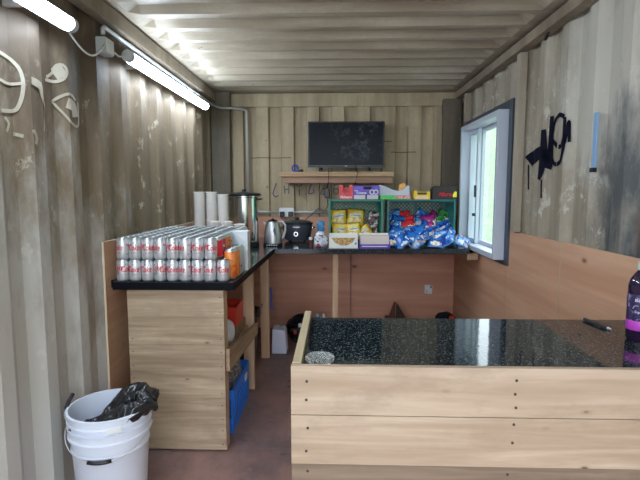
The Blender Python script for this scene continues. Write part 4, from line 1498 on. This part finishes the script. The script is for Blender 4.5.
rows = [
    # y, z base, tilt, [(x, kind)]
    (3.985, S + .012, -50, [(.475, 'b1'), (.590, 'b0'), (.705, 'b2'), (.820, 'b0'), (.935, 'b1'), (1.04, 'b2')], 'front row'),
    (4.045, S + .045, -46, [(.520, 'b2'), (.640, 'b0'), (.755, 'b1'), (.875, 'b2'), (.985, 'b0')], 'second row'),
    (4.110, S + .078, -42, [(.510, 'b0'), (.620, 'b2'), (.735, 'b0'), (.850, 'b1'), (.975, 'b1')], 'third row'),
    (4.185, S + .110, -36, [(.525, 'b2'), (.665, 'r'), (.775, 'b0'), (.865, 'm'), (.960, 'b1')], 'fourth row'),
    (4.255, S + .150, -30, [(.530, 'b0'), (.640, 'r'), (.745, 'b2'), (.850, 'm'), (.945, 'g')], 'fifth row'),
    (4.325, S + .185, -24, [(.540, 'b2'), (.640, 'r'), (.745, 'b1'), (.850, 'm'), (.945, 'g')], 'back row'),
]
cn = {'b0': 'blue', 'b1': 'dark blue', 'b2': 'pale blue', 'r': 'red', 'm': 'magenta', 'g': 'green'}
q = 0
for (y, z, tilt, items, rn) in rows:
    for i, (x, kind) in enumerate(items):
        o = bag_copy(kind, q % 3)
        q += 1
        inside = y > 4.13
        hz = .0
        xx = x + random.uniform(-.008, .008)
        o.scale = (random.uniform(.98, 1.16),) * 3
        put(o, (xx, y + random.uniform(-.006, .006), z + random.uniform(-.004, .006)), (D(tilt + random.uniform(-8, 8)), D(random.uniform(-40, 40)), D(random.uniform(-22, 22))),
            '%s snack packet, %s of the heap, %s from the left' % (cn[kind], rn, ORD[i]), 'snack packet', 'heap of packets by the window')

# ------------------------------------------------------------------ boxes in front of and on the crates
og = (.075, 4.02, S)
root = thing('snack_box', 'white open tray box with crisp picture before the green crate', 'box', og)
mb = MB(og)
x0, x1, y0, y1, z0, z1 = -.050, .190, 3.97, 4.085, S + .0005, S + .095
mb.box(x0, x1, y0, y0 + .003, z0, z1)
mb.box(x0, x1, y1 - .003, y1, z0, z1 + .02)
mb.box(x0, x0 + .003, y0 + .003, y1 - .003, z0, z1 + .01)
mb.box(x1 - .003, x1, y0 + .003, y1 - .003, z0, z1 + .01)
mb.box(x0 + .003, x1 - .003, y0 + .003, y1 - .003, z0, z0 + .003)
mb.build('tray', plain('white_printed_card', (.80, .80, .76), .5), root)
mb = MB(og)
hexa = [(-.03, .085), (.0, .045), (.05, .022), (.10, .022), (.145, .045), (.170, .085)]
mb.poly([(a, y0 - .0008, S + b) for a, b in hexa], (0, .0006, 0))
mb.build('picture', speckle('nut_picture', [(.35, .18, .06), (.60, .38, .12), (.75, .55, .2)], 60, .5), root)
mb = MB(og)
mb.box(.165, .180, y0 - .0008, y0 - .0002, S + .03, S + .045)
mb.build('mark', plain('blue_ink', (.1, .15, .5), .5), root)

og = (.34, 4.03, S)
root = thing('snack_box', 'purple tray box with white raised back beside the crisp box', 'box', og)
x0, x1, y0, y1 = .205, .455, 3.965, 4.10
pur = plain('purple_card', (.11, .045, .42), .4)
mb = MB(og)
mb.box(x0, x1, y0, y0 + .003, S + .0005, S + .032)
mb.box(x0, x0 + .003, y0 + .003, y1 - .003, S + .0005, S + .06)
mb.box(x1 - .003, x1, y0 + .003, y1 - .003, S + .0005, S + .06)
mb.box(x0 + .003, x1 - .003, y0 + .003, y1 - .003, S + .0005, S + .004)
mb.build('tray', pur, root)
mb = MB(og)
mb.box(x0, x1, y1 - .003, y1, S + .0005, S + .115)
mb.box(x0 + .005, x1 - .005, y0 + .02, y1 - .004, S + .005, S + .10)
mb.build('raised_back', plain('pale_pink_card', (.74, .64, .60), .6), root)
mb = MB(og)
mb.box(x0 + .02, x1 - .02, y0 - .0008, y0 - .0002, S + .012, S + .018)
mb.build('stripe', whitecloud, root)

# red box (display box with two uprights)
T = CT + .005
og = (.092, 4.22, T)
root = thing('sweet_box', 'red sweet box with cut away front on the green crate', 'box', og)
red = speckle('red_box_print', [(.66, .02, .04), (.72, .04, .06), (.8, .35, .08)], 14, .4)
mb = MB(og)
mb.poly([(.035, 4.17, T), (.155, 4.17, T), (.155, 4.17, T + .125), (.122, 4.17, T + .125), (.122, 4.17, T + .055), (.068, 4.17, T + .055), (.068, 4.17, T + .125), (.035, 4.17, T + .125)], (0, .003, 0))
mb.box(.035, .038, 4.1735, 4.27, T, T + .12)
mb.box(.152, .155, 4.1735, 4.27, T, T + .12)
mb.box(.038, .152, 4.267, 4.27, T, T + .10)
mb.box(.038, .152, 4.1735, 4.267, T, T + .003)
mb.build('display_box', red, root)
mb = MB(og)
mb.text('Maltesers', .100, .024, 0, front(.096, 4.1695, T + .020), .2)
mb.build('lettering', whitecloud, root)
mb = MB(og)
mb.box(.04, .15, 4.178, 4.262, T + .004, T + .05)
mb.build('sweet_packets', plain('dark_red_wrap', (.30, .01, .02), .4), root)

og = (.27, 4.22, T)
root = thing('sweet_box', 'purple egg box with carry slot and white interlocked rings', 'box', og)
violet = plain('violet_card', (.13, .06, .50), .4)
mb = MB(og)
mb.poly([(.158, 4.17, T + .038), (.378, 4.17, T + .038), (.378, 4.17, T + .118), (.325, 4.17, T + .118), (.320, 4.17, T + .085), (.245, 4.17, T + .085), (.240, 4.17, T + .112), (.158, 4.17, T + .108)], (0, .003, 0))
mb.box(.158, .161, 4.1735, 4.27, T, T + .105)
mb.box(.375, .378, 4.1735, 4.27, T, T + .115)
mb.box(.161, .375, 4.267, 4.27, T, T + .118)
mb.box(.161, .375, 4.1735, 4.267, T, T + .003)
mb.build('display_box', violet, root)
mb = MB(og)
mb.box(.163, .262, 4.171, 4.1732, T + .001, T + .037)
mb.box(.275, .373, 4.171, 4.1732, T + .001, T + .037)
mb.build('cream_panel', plain('cream_panel', (.62, .58, .62), .5), root)
mb = MB(og)
mb.text('my', .030, .014, 0, front(.182, 4.1693, T + .072))
mb.text('Creme', .085, .020, 0, front(.228, 4.1693, T + .056), .2)
for cx in (.318, .352):
    ring = [(cx + .017 * math.cos(a), 4.1692, T + .062 + .019 * math.sin(a)) for a in [2 * PI * k / 18 for k in range(19)]]
    mb.tube(ring, .0045, 6)
mb.build('lettering', whitecloud, root)
mb = MB(og)
mb.box(.25, .315, 4.2, 4.262, T + .004, T + .108)
mb.build('slot_shade', M['black_matte'], root)  # black block put in for the shade seen in the carry slot

og = (.5, 4.25, T)
mb = MB(og)
mb.poly([(.385, 4.22, T + .0), (.385, 4.22, T + .125), (.44, 4.22, T + .110), (.50, 4.22, T + .082), (.555, 4.22, T + .072), (.595, 4.22, T + .085), (.625, 4.22, T + .12), (.645, 4.22, T + .115), (.65, 4.22, T + .0)], (0, .05, 0))
o = mb.build('paper_wrapper', plain('lilac_white_paper', (.62, .62, .78), .6), bevel=.003)
tag(o, 'crumpled white paper wrapper between purple and yellow boxes', 'wrapper')
mb = MB((.58, 4.3, T))
mb.poly([(.555, 4.275, T + .001), (.565, 4.275, T + .125), (.60, 4.275, T + .145), (.625, 4.275, T + .125), (.61, 4.275, T + .001)], (0, .02, 0))
tag(mb.build('sweet_wrapper', plain('orange_foil', (.75, .35, .06), .3), bevel=.003), 'orange foil wrapper poking up behind the white paper', 'wrapper')

og = (.52, 4.18, T)
root = thing('sweet_box', 'low green and pink sweet box below the white paper', 'box', og)
mb = MB(og)
mb.box(.39, .648, 4.155, 4.215, T, T + .034)
mb.build('tray', plain('bright_green_card', (.06, .55, .09), .4), root)
mb = MB(og)
mb.poly([(.50, 4.1542, T + .010), (.648, 4.1542, T + .006), (.648, 4.1542, T + .034), (.53, 4.1542, T + .034)], (0, .0006, 0))
mb.build('pink_panel', speckle('pink_panel', [(.75, .12, .18), (.85, .4, .4), (.6, .05, .08)], 30, .4), root)

og = (.75, 4.2, T)
root = thing('sweet_box', 'small yellow open sweet box on the teal crate', 'box', og)
yc = plain('yellow_card', (.85, .55, .02), .4)
mb = MB(og)
mb.poly([(.678, 4.16, T), (.815, 4.16, T), (.815, 4.16, T + .065), (.79, 4.16, T + .065), (.785, 4.16, T + .04), (.708, 4.16, T + .04), (.70, 4.16, T + .075), (.678, 4.16, T + .075)], (0, .003, 0))
mb.box(.678, .681, 4.1635, 4.25, T, T + .07)
mb.box(.812, .815, 4.1635, 4.25, T, T + .065)
mb.box(.681, .812, 4.247, 4.25, T, T + .065)
mb.box(.681, .812, 4.1635, 4.247, T, T + .003)
mb.build('display_box', yc, root)
mb = MB(og)
mb.box(.69, .80, 4.1592, 4.1598, T + .004, T + .030)
mb.build('pale_panel', plain('peach_panel', (.85, .60, .40), .5), root)
mb = MB(og)
mb.box(.70, .80, 4.19, 4.243, T + .0035, T + .058)
mb.build('sweet_packets', plain('dark_wrap', (.05, .02, .02), .4), root)

og = (.94, 4.22, T)
root = thing('sweet_box', 'black sweet box with red lettering beside the window', 'box', og)
mb = MB(og)
mb.poly([(.835, 4.16, T), (1.045, 4.16, T), (1.045, 4.16, T + .09), (1.03, 4.16, T + .115), (.86, 4.16, T + .115), (.835, 4.16, T + .09)], (0, .12, 0))
mb.build('box_body', plain('black_brown_card', (.018, .010, .010), .4), root, bevel=.003)
mb = MB(og)
mb.text('Mars', .105, .036, 0, front(.945, 4.1593, T + .045), .3)
mb.build('lettering', M['can_red'], root)
mb = MB(og)
mb.poly([(1.008, 4.1592, T + .02), (1.040, 4.1592, T + .02), (1.040, 4.1592, T + .065), (1.022, 4.1592, T + .068), (1.008, 4.1592, T + .04)], (0, -.0008, 0))
mb.build('price_tag', plain('yellow_tag', (.9, .75, .03), .5), root)

# sugar bag with blue top
og = (-.118, 4.06, S)
root = thing('sugar_bag', 'clear bag of jars with knotted blue top beside the crates', 'bag', og)
mb = MB(og)
bgm = speckle('milky_bag_print', [(.62, .66, .72), (.50, .52, .58), (.45, .10, .10), (.1, .08, .1)], 24, .25, bumpy=.5)
mb.lathe([(0, .001), (.055, .001), (.062, .03), (.058, .075), (.045, .11), (.02, .135), (0, .138)], og, 16, sx=1.0, sy=.8)
for v in mb.bm.verts:
    v.co += Vector((noise.noise(v.co * 30), noise.noise(v.co * 30 + Vector((9, 0, 0))), 0)) * .008
mb.build('bag_body', bgm, root, smooth=True)
mb = MB(og)
mb.lathe([(0, .130), (.02, .132), (.034, .15), (.028, .17), (.034, .19), (.022, .215), (0, .22)], og, 12)
for v in mb.bm.verts:
    v.co += Vector((noise.noise(v.co * 40), noise.noise(v.co * 40 + Vector((5, 0, 0))), 0)) * .012
mb.build('bag_top', plain('blue_film', (.05, .22, .45), .25), root, smooth=True)
for i, (x, y, lb) in enumerate(((-.205, 4.10, 'left of'), (-.212, 4.165, 'behind and left of'))):
    mb = MB((x, y, S))
    mb.lathe([(0, .001), (.02, .001), (.022, .05), (.014, .055), (.014, .07), (0, .071)], (x, y, S), 14, [0, 0, 0, 1, 1])
    tag(mb.build('sauce_jar', [plain('dark_red_jar', (.10, .03, .03), .2), M['white']], smooth=True, angle=40), 'small dark jar %s the blue topped bag' % lb, 'jar', 'small jars near the slow cooker')

# ------------------------------------------------------------------ things on the bar
BZ = 0.8955
og = (-.045, 1.422, BZ)
m_, nt, b = new_mat('cut_glass')
b.inputs['Base Color'].default_value = (.9, .95, .93, 1)
b.inputs['Roughness'].default_value = .05
b.inputs['Transmission Weight'].default_value = .85
b.inputs['IOR'].default_value = 1.5
M['cutglass'] = m_
mb = MB(og)
mb.lathe([(0, .0), (.036, 0), (.044, .006), (.045, .020), (.040, .0225), (.032, .012), (.026, .006), (0, .006)], og, 8)
tag(mb.build('ashtray', M['cutglass'], bevel=.0012), 'small clear glass ashtray at the left corner of the bar', 'ashtray')
og = (1.024, 1.85, BZ)
root = thing('pen', 'black pen lying on the bar top by the plywood', 'pen', og)
mb = MB(og)
mb.tube([(1.008, 1.928, BZ + .0065), (1.030, 1.80, BZ + .0065)], .006, 12)
mb.build('barrel', M['black'], root, smooth=True, angle=40)
mb = MB(og)
mb.tube([(1.030, 1.7995, BZ + .0065), (1.033, 1.783, BZ + .0065)], [.0058, .0025], 12)
mb.build('tip', M['galv'], root, smooth=True, angle=40)

og = (1.072, 1.68, BZ)
root = thing('squash_bottle', 'dark purple squash bottle at the right end of the bar', 'bottle', og)
mb = MB(og)
mb.lathe([(0, .001), (.038, .001), (.043, .008), (.043, .195), (.038, .215), (.024, .238), (.016, .248), (0, .249)], og, 28)
mb.build('bottle_body', plain('dark_berry_liquid', (.018, .008, .03), .08, coat=.5), root, smooth=True, angle=40)
mb = MB(og)
mb.lathe([(.0436, .075), (.0438, .0755), (.0438, .165), (.0436, .1655)], og, 28)
mb.build('label_band', speckle('dark_label_print', [(.02, .015, .05), (.04, .03, .09), (.25, .2, .35)], 60, .4), root, smooth=True)
mb = MB(og)
mb.lathe([(.0436, .040), (.0439, .0405), (.0439, .0735), (.0436, .074)], og, 28)
mb.build('label_stripe', plain('magenta_label', (.42, .05, .42), .4), root, smooth=True)


def bw(a0, z0):
    R = .0442
    return lambda u, v: (og[0] + R * math.sin(a0 + u / R), og[1] - R * math.cos(a0 + u / R), og[2] + z0 + v)


mb = MB(og)
mb.text('Berry', .04, .014, 0, bw(-.55, .145))
mb.text('Squash', .04, .012, 0, bw(-.55, .105))
mb.text('1 L', .012, .01, 0, bw(-.3, .055))
mb.build('lettering', plain('lilac_ink', (.55, .5, .7), .5), root)
mb = MB(og)
mb.lathe([(0, .249), (.017, .249), (.018, .252), (.018, .272), (.015, .276), (0, .276)], og, 20)
mb.build('cap', plain('pale_green_cap', (.45, .60, .52), .4), root, smooth=True, angle=40)

# ------------------------------------------------------------------ bucket and bin liner
BC = (-1.005, 2.03, 0)


def bucket(zt, rt, zb_, rb, label, inner):
    og = (BC[0], BC[1], zb_)
    root = thing('bucket', label, 'bucket', og, 'nested white buckets')
    mb = MB(og)
    c = (BC[0], BC[1], 0)
    f = lambda z: rb + (rt - rb) * (z - zb_) / (zt - zb_)
    prof = [(0, zb_), (rb, zb_), (f(zt - .11), zt - .11), (f(zt - .105) + .004, zt - .105), (f(zt - .10) + .004, zt - .10), (f(zt - .095), zt - .095), (f(zt - .05), zt - .05), (f(zt) + .006, zt - .046), (f(zt) + .006, zt - .040), (f(zt), zt - .036),
            (rt, zt - .012), (rt + .006, zt - .010), (rt + .007, zt - .001), (rt + .004, zt), (rt - .003, zt), (rt - .004, zt - .02), (rb - .003, zb_ + .004), (0, zb_ + .004)]
    mb.lathe(prof, c, 56)
    mb.build('bucket_body', M['bucket'], root, smooth=True, angle=40)
    return root, og


r1, og1 = bucket(.400, .168, .001, .140, 'white bucket, outer and lower of the nested pair', False)
r2, og2 = bucket(.467, .170, .090, .143, 'white bucket holding the black bin liner, inner of the pair', True)
# wire handle hanging at front of the outer bucket
mb = MB(og1)
pts = []
for k in range(25):
    t = PI * (1 + k / 24)
    a = t
    rr = .183
    z = .380 - .085 * math.sin(PI * k / 24) ** 1.3
    pts.append((BC[0] + rr * math.cos(a), BC[1] + rr * math.sin(a), z))
Rz = Matrix.Rotation(.18, 3, 'Z')
cc = Vector((BC[0], BC[1], 0))
pts = [tuple(Rz @ (Vector(p) - cc) + cc) for p in pts]
mb.tube(pts, .0024, 6)
wh1 = mb.build('wire_handle', M['galv'], r1, smooth=True)
mb = MB(og1)
mb.tube(pts[10:15], .0085, 10)
mb.build('grip', M['black'], wh1, smooth=True)
# lug and grip of the inner bucket's handle, swung back to the left wall
mb = MB(og2)
h2 = []
for k in range(17):
    a = math.radians(70 + 175 * k / 16)
    rr = .180
    h2.append((BC[0] + rr * math.cos(a), BC[1] + rr * math.sin(a), 0.450 + .012 * math.sin(PI * k / 16)))
mb.tube(h2, .0022, 6)
wh2 = mb.build('wire_handle', M['galv'], r2, smooth=True)
mb = MB(og2)
mb.tube([(-1.182, 1.995, .462), (-1.190, 2.03, .478), (-1.190, 2.065, .496)], .009, 10)
mb.build('grip', M['black'], wh2, smooth=True)
mb = MB(og2)
for a in (-1.05,):
    ca, sa = math.cos(a), math.sin(a)
    p = Vector((BC[0] + .174 * ca, BC[1] + .174 * sa, .425))
    tang = Vector((-sa, ca, 0))
    nrm = Vector((ca, sa, 0))
    loop = [p - tang * .03 + Vector((0, 0, -.014)), p + tang * .03 + Vector((0, 0, -.014)), p + tang * .03 + Vector((0, 0, .014)), p - tang * .03 + Vector((0, 0, .014))]
    mb.poly(loop, nrm * .006)
mb.build('lug', M['white'], r2, bevel=.003)

mb = MB((-.9, 2.05, .5))
def lump(path, rad, flat):
    fine, fr_ = [], []
    for i in range(len(path) - 1):
        for k in range(9):
            t = k / 9
            fine.append(Vector(path[i]).lerp(Vector(path[i + 1]), t))
            fr_.append(rad[i] * (1 - t) + rad[i + 1] * t)
    rings = mb.tube(fine, fr_, 30)
    for rg, c0 in zip(rings, fine):
        for v in rg:
            v.co.z = c0.z + (v.co.z - c0.z) * flat


lump([(-1.13, 1.93, .415), (-1.07, 1.925, .425), (-1.00, 1.935, .445), (-.94, 1.955, .462), (-.89, 1.99, .480), (-.855, 2.04, .490), (-.87, 2.09, .480)], [.012, .040, .055, .060, .062, .055, .02], .55)
lump([(-1.03, 2.04, .41), (-.98, 2.07, .455), (-.94, 2.09, .495), (-.90, 2.10, .515), (-.855, 2.08, .515), (-.835, 2.04, .49)], [.03, .05, .055, .058, .055, .03], .75)
for v in mb.bm.verts:
    c = v.co
    rid = 1 - abs(noise.noise(c * 17 + Vector((3, 1, 2)))) * 2.4
    r2_ = 1 - abs(noise.noise(c * 36)) * 2
    v.co += Vector((noise.noise(c * 12), noise.noise(c * 12 + Vector((7, 7, 7))), .7 * noise.noise(c * 14 + Vector((2, 9, 4))))) * .024
    v.co.z += .016 * rid + .008 * r2_ - .036
tag(mb.build('bin_liner', M['bag_black'], smooth=True), 'crumpled black bin liner hanging over the white bucket rim', 'bin liner')

# ------------------------------------------------------------------ things below the counters
og = (-.86, 3.05, .476)
mb = MB(og)
mb.box(-1.05, -.622, 2.97, 3.25, .476, .545)
tag(mb.build('cardboard_box', M['cardboard'], bevel=.002), 'flat brown cardboard box on the lower shelf under the red crate', 'box')


def small_crate(x0, x1, y0, y1, z0, z1, mat, label, slots=True):
    og = ((x0 + x1) / 2, (y0 + y1) / 2, z0)
    root = thing('plastic_crate', label, 'crate', og)
    th = .008
    mb = MB(og)
    mb.box(x0, x1, y0, y1, z0 + .0005, z0 + .01)
    mb.build('crate_base', mat, root)
    for ax, pos, sg in (('x', x0, 1), ('x', x1, -1), ('y', y0, 1), ('y', y1, -1)):
        mb = MB(og)
        h = z1 - z0
        a0, a1 = (y0 + th, y1 - th) if ax == 'x' else (x0, x1)
        n = max(3, int((a1 - a0) / .06))

        def bx(u0, u1, v0, v1, e=0):
            p0, p1 = (pos - e, pos + th) if sg > 0 else (pos - th, pos + e)
            if ax == 'x':
                mb.box(p0, p1, u0, u1, v0, v1)
            else:
                mb.box(u0, u1, p0, p1, v0, v1)
        bx(a0, a1, z0 + .011, z0 + .35 * h)
        bx(a0, a1, z1 - .22 * h, z1, .004)
        if slots:
            for k in range(n + 1):
                u = a0 + (a1 - a0) * k / n
                u0, u1 = max(a0, u - .014), min(a1, u + .014)
                bx(u0, u1, z0 + .35 * h, z1 - .22 * h)
        else:
            bx(a0, a1, z0 + .35 * h, z1 - .22 * h)
        mb.build('crate_side', mat, root, bevel=.001)


small_crate(-1.00, -.632, 2.99, 3.22, .546, .675, M['red_crate'], 'red plastic crate on the cardboard box under the worktop', False)
small_crate(-.95, -.590, 2.66, 3.17, 0, .262, M['blue_crate'], 'blue slotted crate on the floor under the counter', True)

mb = MB((-.72, 2.75, .5))
bmesh.ops.create_icosphere(mb.bm, subdivisions=4, radius=1, matrix=Matrix.Translation((-.70, 2.84, .55)) @ Matrix.Diagonal((.085, .09, .085, 1)))
for v in mb.bm.verts:
    v.co += Vector((noise.noise(v.co * 14), noise.noise(v.co * 14 + Vector((5, 5, 5))), noise.noise(v.co * 16))) * .02
    v.co.z = max(v.co.z, .4765)
tag(mb.build('carrier_bag', speckle('red_white_bag_print', [(.75, .76, .82), (.70, .72, .80), (.7, .03, .03)], 9, .35), smooth=True), 'red and white carrier bag behind the rough side rail', 'bag')

mb = MB((-.75, 2.9, .2))
bmesh.ops.create_icosphere(mb.bm, subdivisions=4, radius=1, matrix=Matrix.Translation((-.705, 2.96, .25)) @ Matrix.Diagonal((.10, .14, .175, 1)))
for v in mb.bm.verts:
    v.co += Vector((noise.noise(v.co * 11), noise.noise(v.co * 11 + Vector((5, 5, 5))), noise.noise(v.co * 12))) * .02
tag(mb.build('woven_sack', speckle('woven_sack_print', [(.20, .20, .21), (.10, .10, .11), (.55, .35, .2)], 45, .8), smooth=True), 'grey woven sack standing in the blue crate', 'sack')
mb = MB((-.62, 3.1, .3))
mb.poly([(-.5845, 3.00, .175), (-.5845, 3.08, .17), (-.5845, 3.085, .215), (-.5845, 3.005, .222)], (.0015, 0, 0))
tag(mb.build('paper_label', M['paper']), 'white paper label on the blue crate side', 'label')

# black bin deeper under the counter
og = (-.735, 3.66, 0)
root = thing('waste_bin', 'black waste bin on the floor behind the counter posts', 'bin', og)
mb = MB(og)
mb.lathe([(0, .001), (.11, .001), (.135, .47), (.143, .472), (.143, .49), (.132, .49), (.106, .008), (0, .008)], og, 32)
mb.build('bin_body', M['black'], root, smooth=True, angle=40)
mb = MB(og)
mb.lathe([(.145, .445), (.152, .45), (.150, .495), (.14, .50), (.130, .495), (.124, .42)], og, 32)
for v in mb.bm.verts:
    v.co.z += .02 * noise.noise(v.co * 12)
mb.build('liner', M['bag_black'], root, smooth=True)
mb = MB((-.66, 3.6, .4))
mb.tube([(-.70, 3.25, .37), (-.66, 3.45, .40), (-.625, 3.7, .44), (-.60, 3.90, .475)], .005, 6)
tag(mb.build('cord', plain('light_blue_cord', (.10, .35, .65), .5), smooth=True), 'light blue cord stretched between the counter posts', 'cord')
mb = MB((-.53, 3.99, .45))
mb.tube([(-.54, 3.985, .60), (-.538, 3.99, .55), (-.54, 3.99, .48), (-.535, 3.99, .42), (-.52, 3.985, .405)], .008, 8)
tag(mb.build('hook', plain('blue_hook_plastic', (.03, .08, .45), .4), smooth=True), 'dark blue hook hanging on the corner post', 'hook')
mb = MB((-.9, 4.2, .8))
mb.tube([(-.80, 4.30, .80), (-.74, 4.25, .80), (-.68, 4.22, .77), (-.64, 4.20, .70)], .006, 8)
tag(mb.build('cable', M['black'], smooth=True), 'black cable curving below the worktop corner', 'cable')

# white jerry can beside the corner post
og = (-.485, 4.10, 0)
root = thing('jerry_can', 'white plastic jerry can on the floor below the corner', 'jerry can', og)
mb = MB(og)
mb.poly([(-.548, 4.03, .001), (-.415, 4.03, .001), (-.425, 4.03, .19), (-.440, 4.03, .215), (-.540, 4.03, .225)], (0, .16, 0))
mb.build('can_body', plain('lilac_white_plastic', (.62, .66, .82), .4), root, bevel=.012)
mb = MB(og)
mb.cyl((-.465, 4.10, .2165), .018, .022, 'z', 14)
mb.build('cap', plain('grey_cap', (.3, .32, .4), .4), root)

mb = MB((-.36, 4.33, .1))
bmesh.ops.create_icosphere(mb.bm, subdivisions=4, radius=1, matrix=Matrix.Translation((-.33, 4.38, .125)) @ Matrix.Diagonal((.12, .13, .135, 1)))
for v in mb.bm.verts:
    v.co += Vector((noise.noise(v.co * 11), noise.noise(v.co * 11 + Vector((5, 5, 5))), noise.noise(v.co * 12))) * .04
    v.co.z = max(.002, v.co.z)
tag(mb.build('holdall', M['bag_black'], smooth=True), 'black bag of rubbish on the floor beside the jerry can', 'bag')
for i, (x, y, z, colr, lb) in enumerate(((-.315, 4.245, .20, (.8, .8, .8), 'white'), (-.36, 4.25, .13, (.6, .05, .04), 'red'))):
    mb = MB((x, y, z))
    mb.lathe([(0, -.018), (.012, -.016), (.018, 0), (.012, .016), (0, .018)], (x, y, z), 12)
    tag(mb.build('loose_cap', plain(lb + '_cap', colr, .4), smooth=True), 'small round %s bottle cap on the black bag' % lb, 'bottle cap')  # loose round bottle caps lying on the bag
for i, (x, capc, bodyc, lb) in enumerate(((-.172, (.7, .75, .8), (.04, .25, .5), 'blue bottle with white cap on floor beyond the bar'), (-.108, (.75, .78, .85), (.68, .70, .78), 'white bottle on floor beyond the bar, right of the blue'))):
    og = (x, 4.6, 0)
    root = thing('cleaning_bottle', lb, 'bottle', og)
    mb = MB(og)
    mb.lathe([(0, .001), (.03, .001), (.032, .01), (.030, .13), (.018, .165), (0, .166)], og, 18)
    mb.build('bottle_body', plain('bottle_%s' % lb.split()[0], bodyc, .3), root, smooth=True)
    mb = MB(og)
    mb.lathe([(0, .1665), (.014, .1665), (.016, .18), (.012, .213), (0, .215)], og, 14)
    mb.build('cap', plain('bottle_cap_%s' % lb.split()[0], capc, .4), root, smooth=True)
    if i == 0:
        mb = MB(og)
        mb.lathe([(.019, .150), (.031, .152), (.033, .185), (.019, .19)], og, 16)
        mb.build('collar', plain('blue_collar', (.03, .3, .6), .4), root, smooth=True)

# carton with raised flaps and black bag behind the bar
root = thing('open_carton', 'brown carton with peaked flaps behind the bar', 'carton', (.6, 4.6, 0))
og = (.6, 4.6, 0)
brn = plain('dark_brown_card', (.13, .05, .03), .7)
mb = MB(og)
mb.box(.50, .70, 4.50, 4.72, .001, .17)
mb.build('carton_body', brn, root)
mb = MB(og)
mb.poly([(.50, 4.52, .171), (.585, 4.56, .171), (.598, 4.64, .325), (.585, 4.66, .325)], (0, .004, .0))
mb.build('flap', brn, root)
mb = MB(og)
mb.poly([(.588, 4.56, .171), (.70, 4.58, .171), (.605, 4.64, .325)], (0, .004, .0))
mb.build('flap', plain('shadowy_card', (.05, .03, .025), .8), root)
mb = MB((1.08, 4.55, .1))
bmesh.ops.create_icosphere(mb.bm, subdivisions=4, radius=1, matrix=Matrix.Translation((1.07, 4.54, .11)) @ Matrix.Diagonal((.115, .13, .15, 1)))
for v in mb.bm.verts:
    v.co += Vector((noise.noise(v.co * 11), noise.noise(v.co * 11 + Vector((5, 5, 5))), noise.noise(v.co * 12))) * .03
    v.co.z = max(.002, v.co.z)
    v.co.x = min(v.co.x, 1.195)
tag(mb.build('bin_bag', M['bag_black'], smooth=True), 'black bag on the floor in the far right corner', 'bag')
mb = MB((1.10, 4.38, .2))
mb.cyl((1.085, 4.395, .205), .022, .05, 'z', 16)
tag(mb.build('red_bottle_top', plain('red_top', (.7, .04, .02), .4), bevel=.004), 'red bottle top showing against the black corner bag', 'bottle top')  # loose red bottle top against the bag
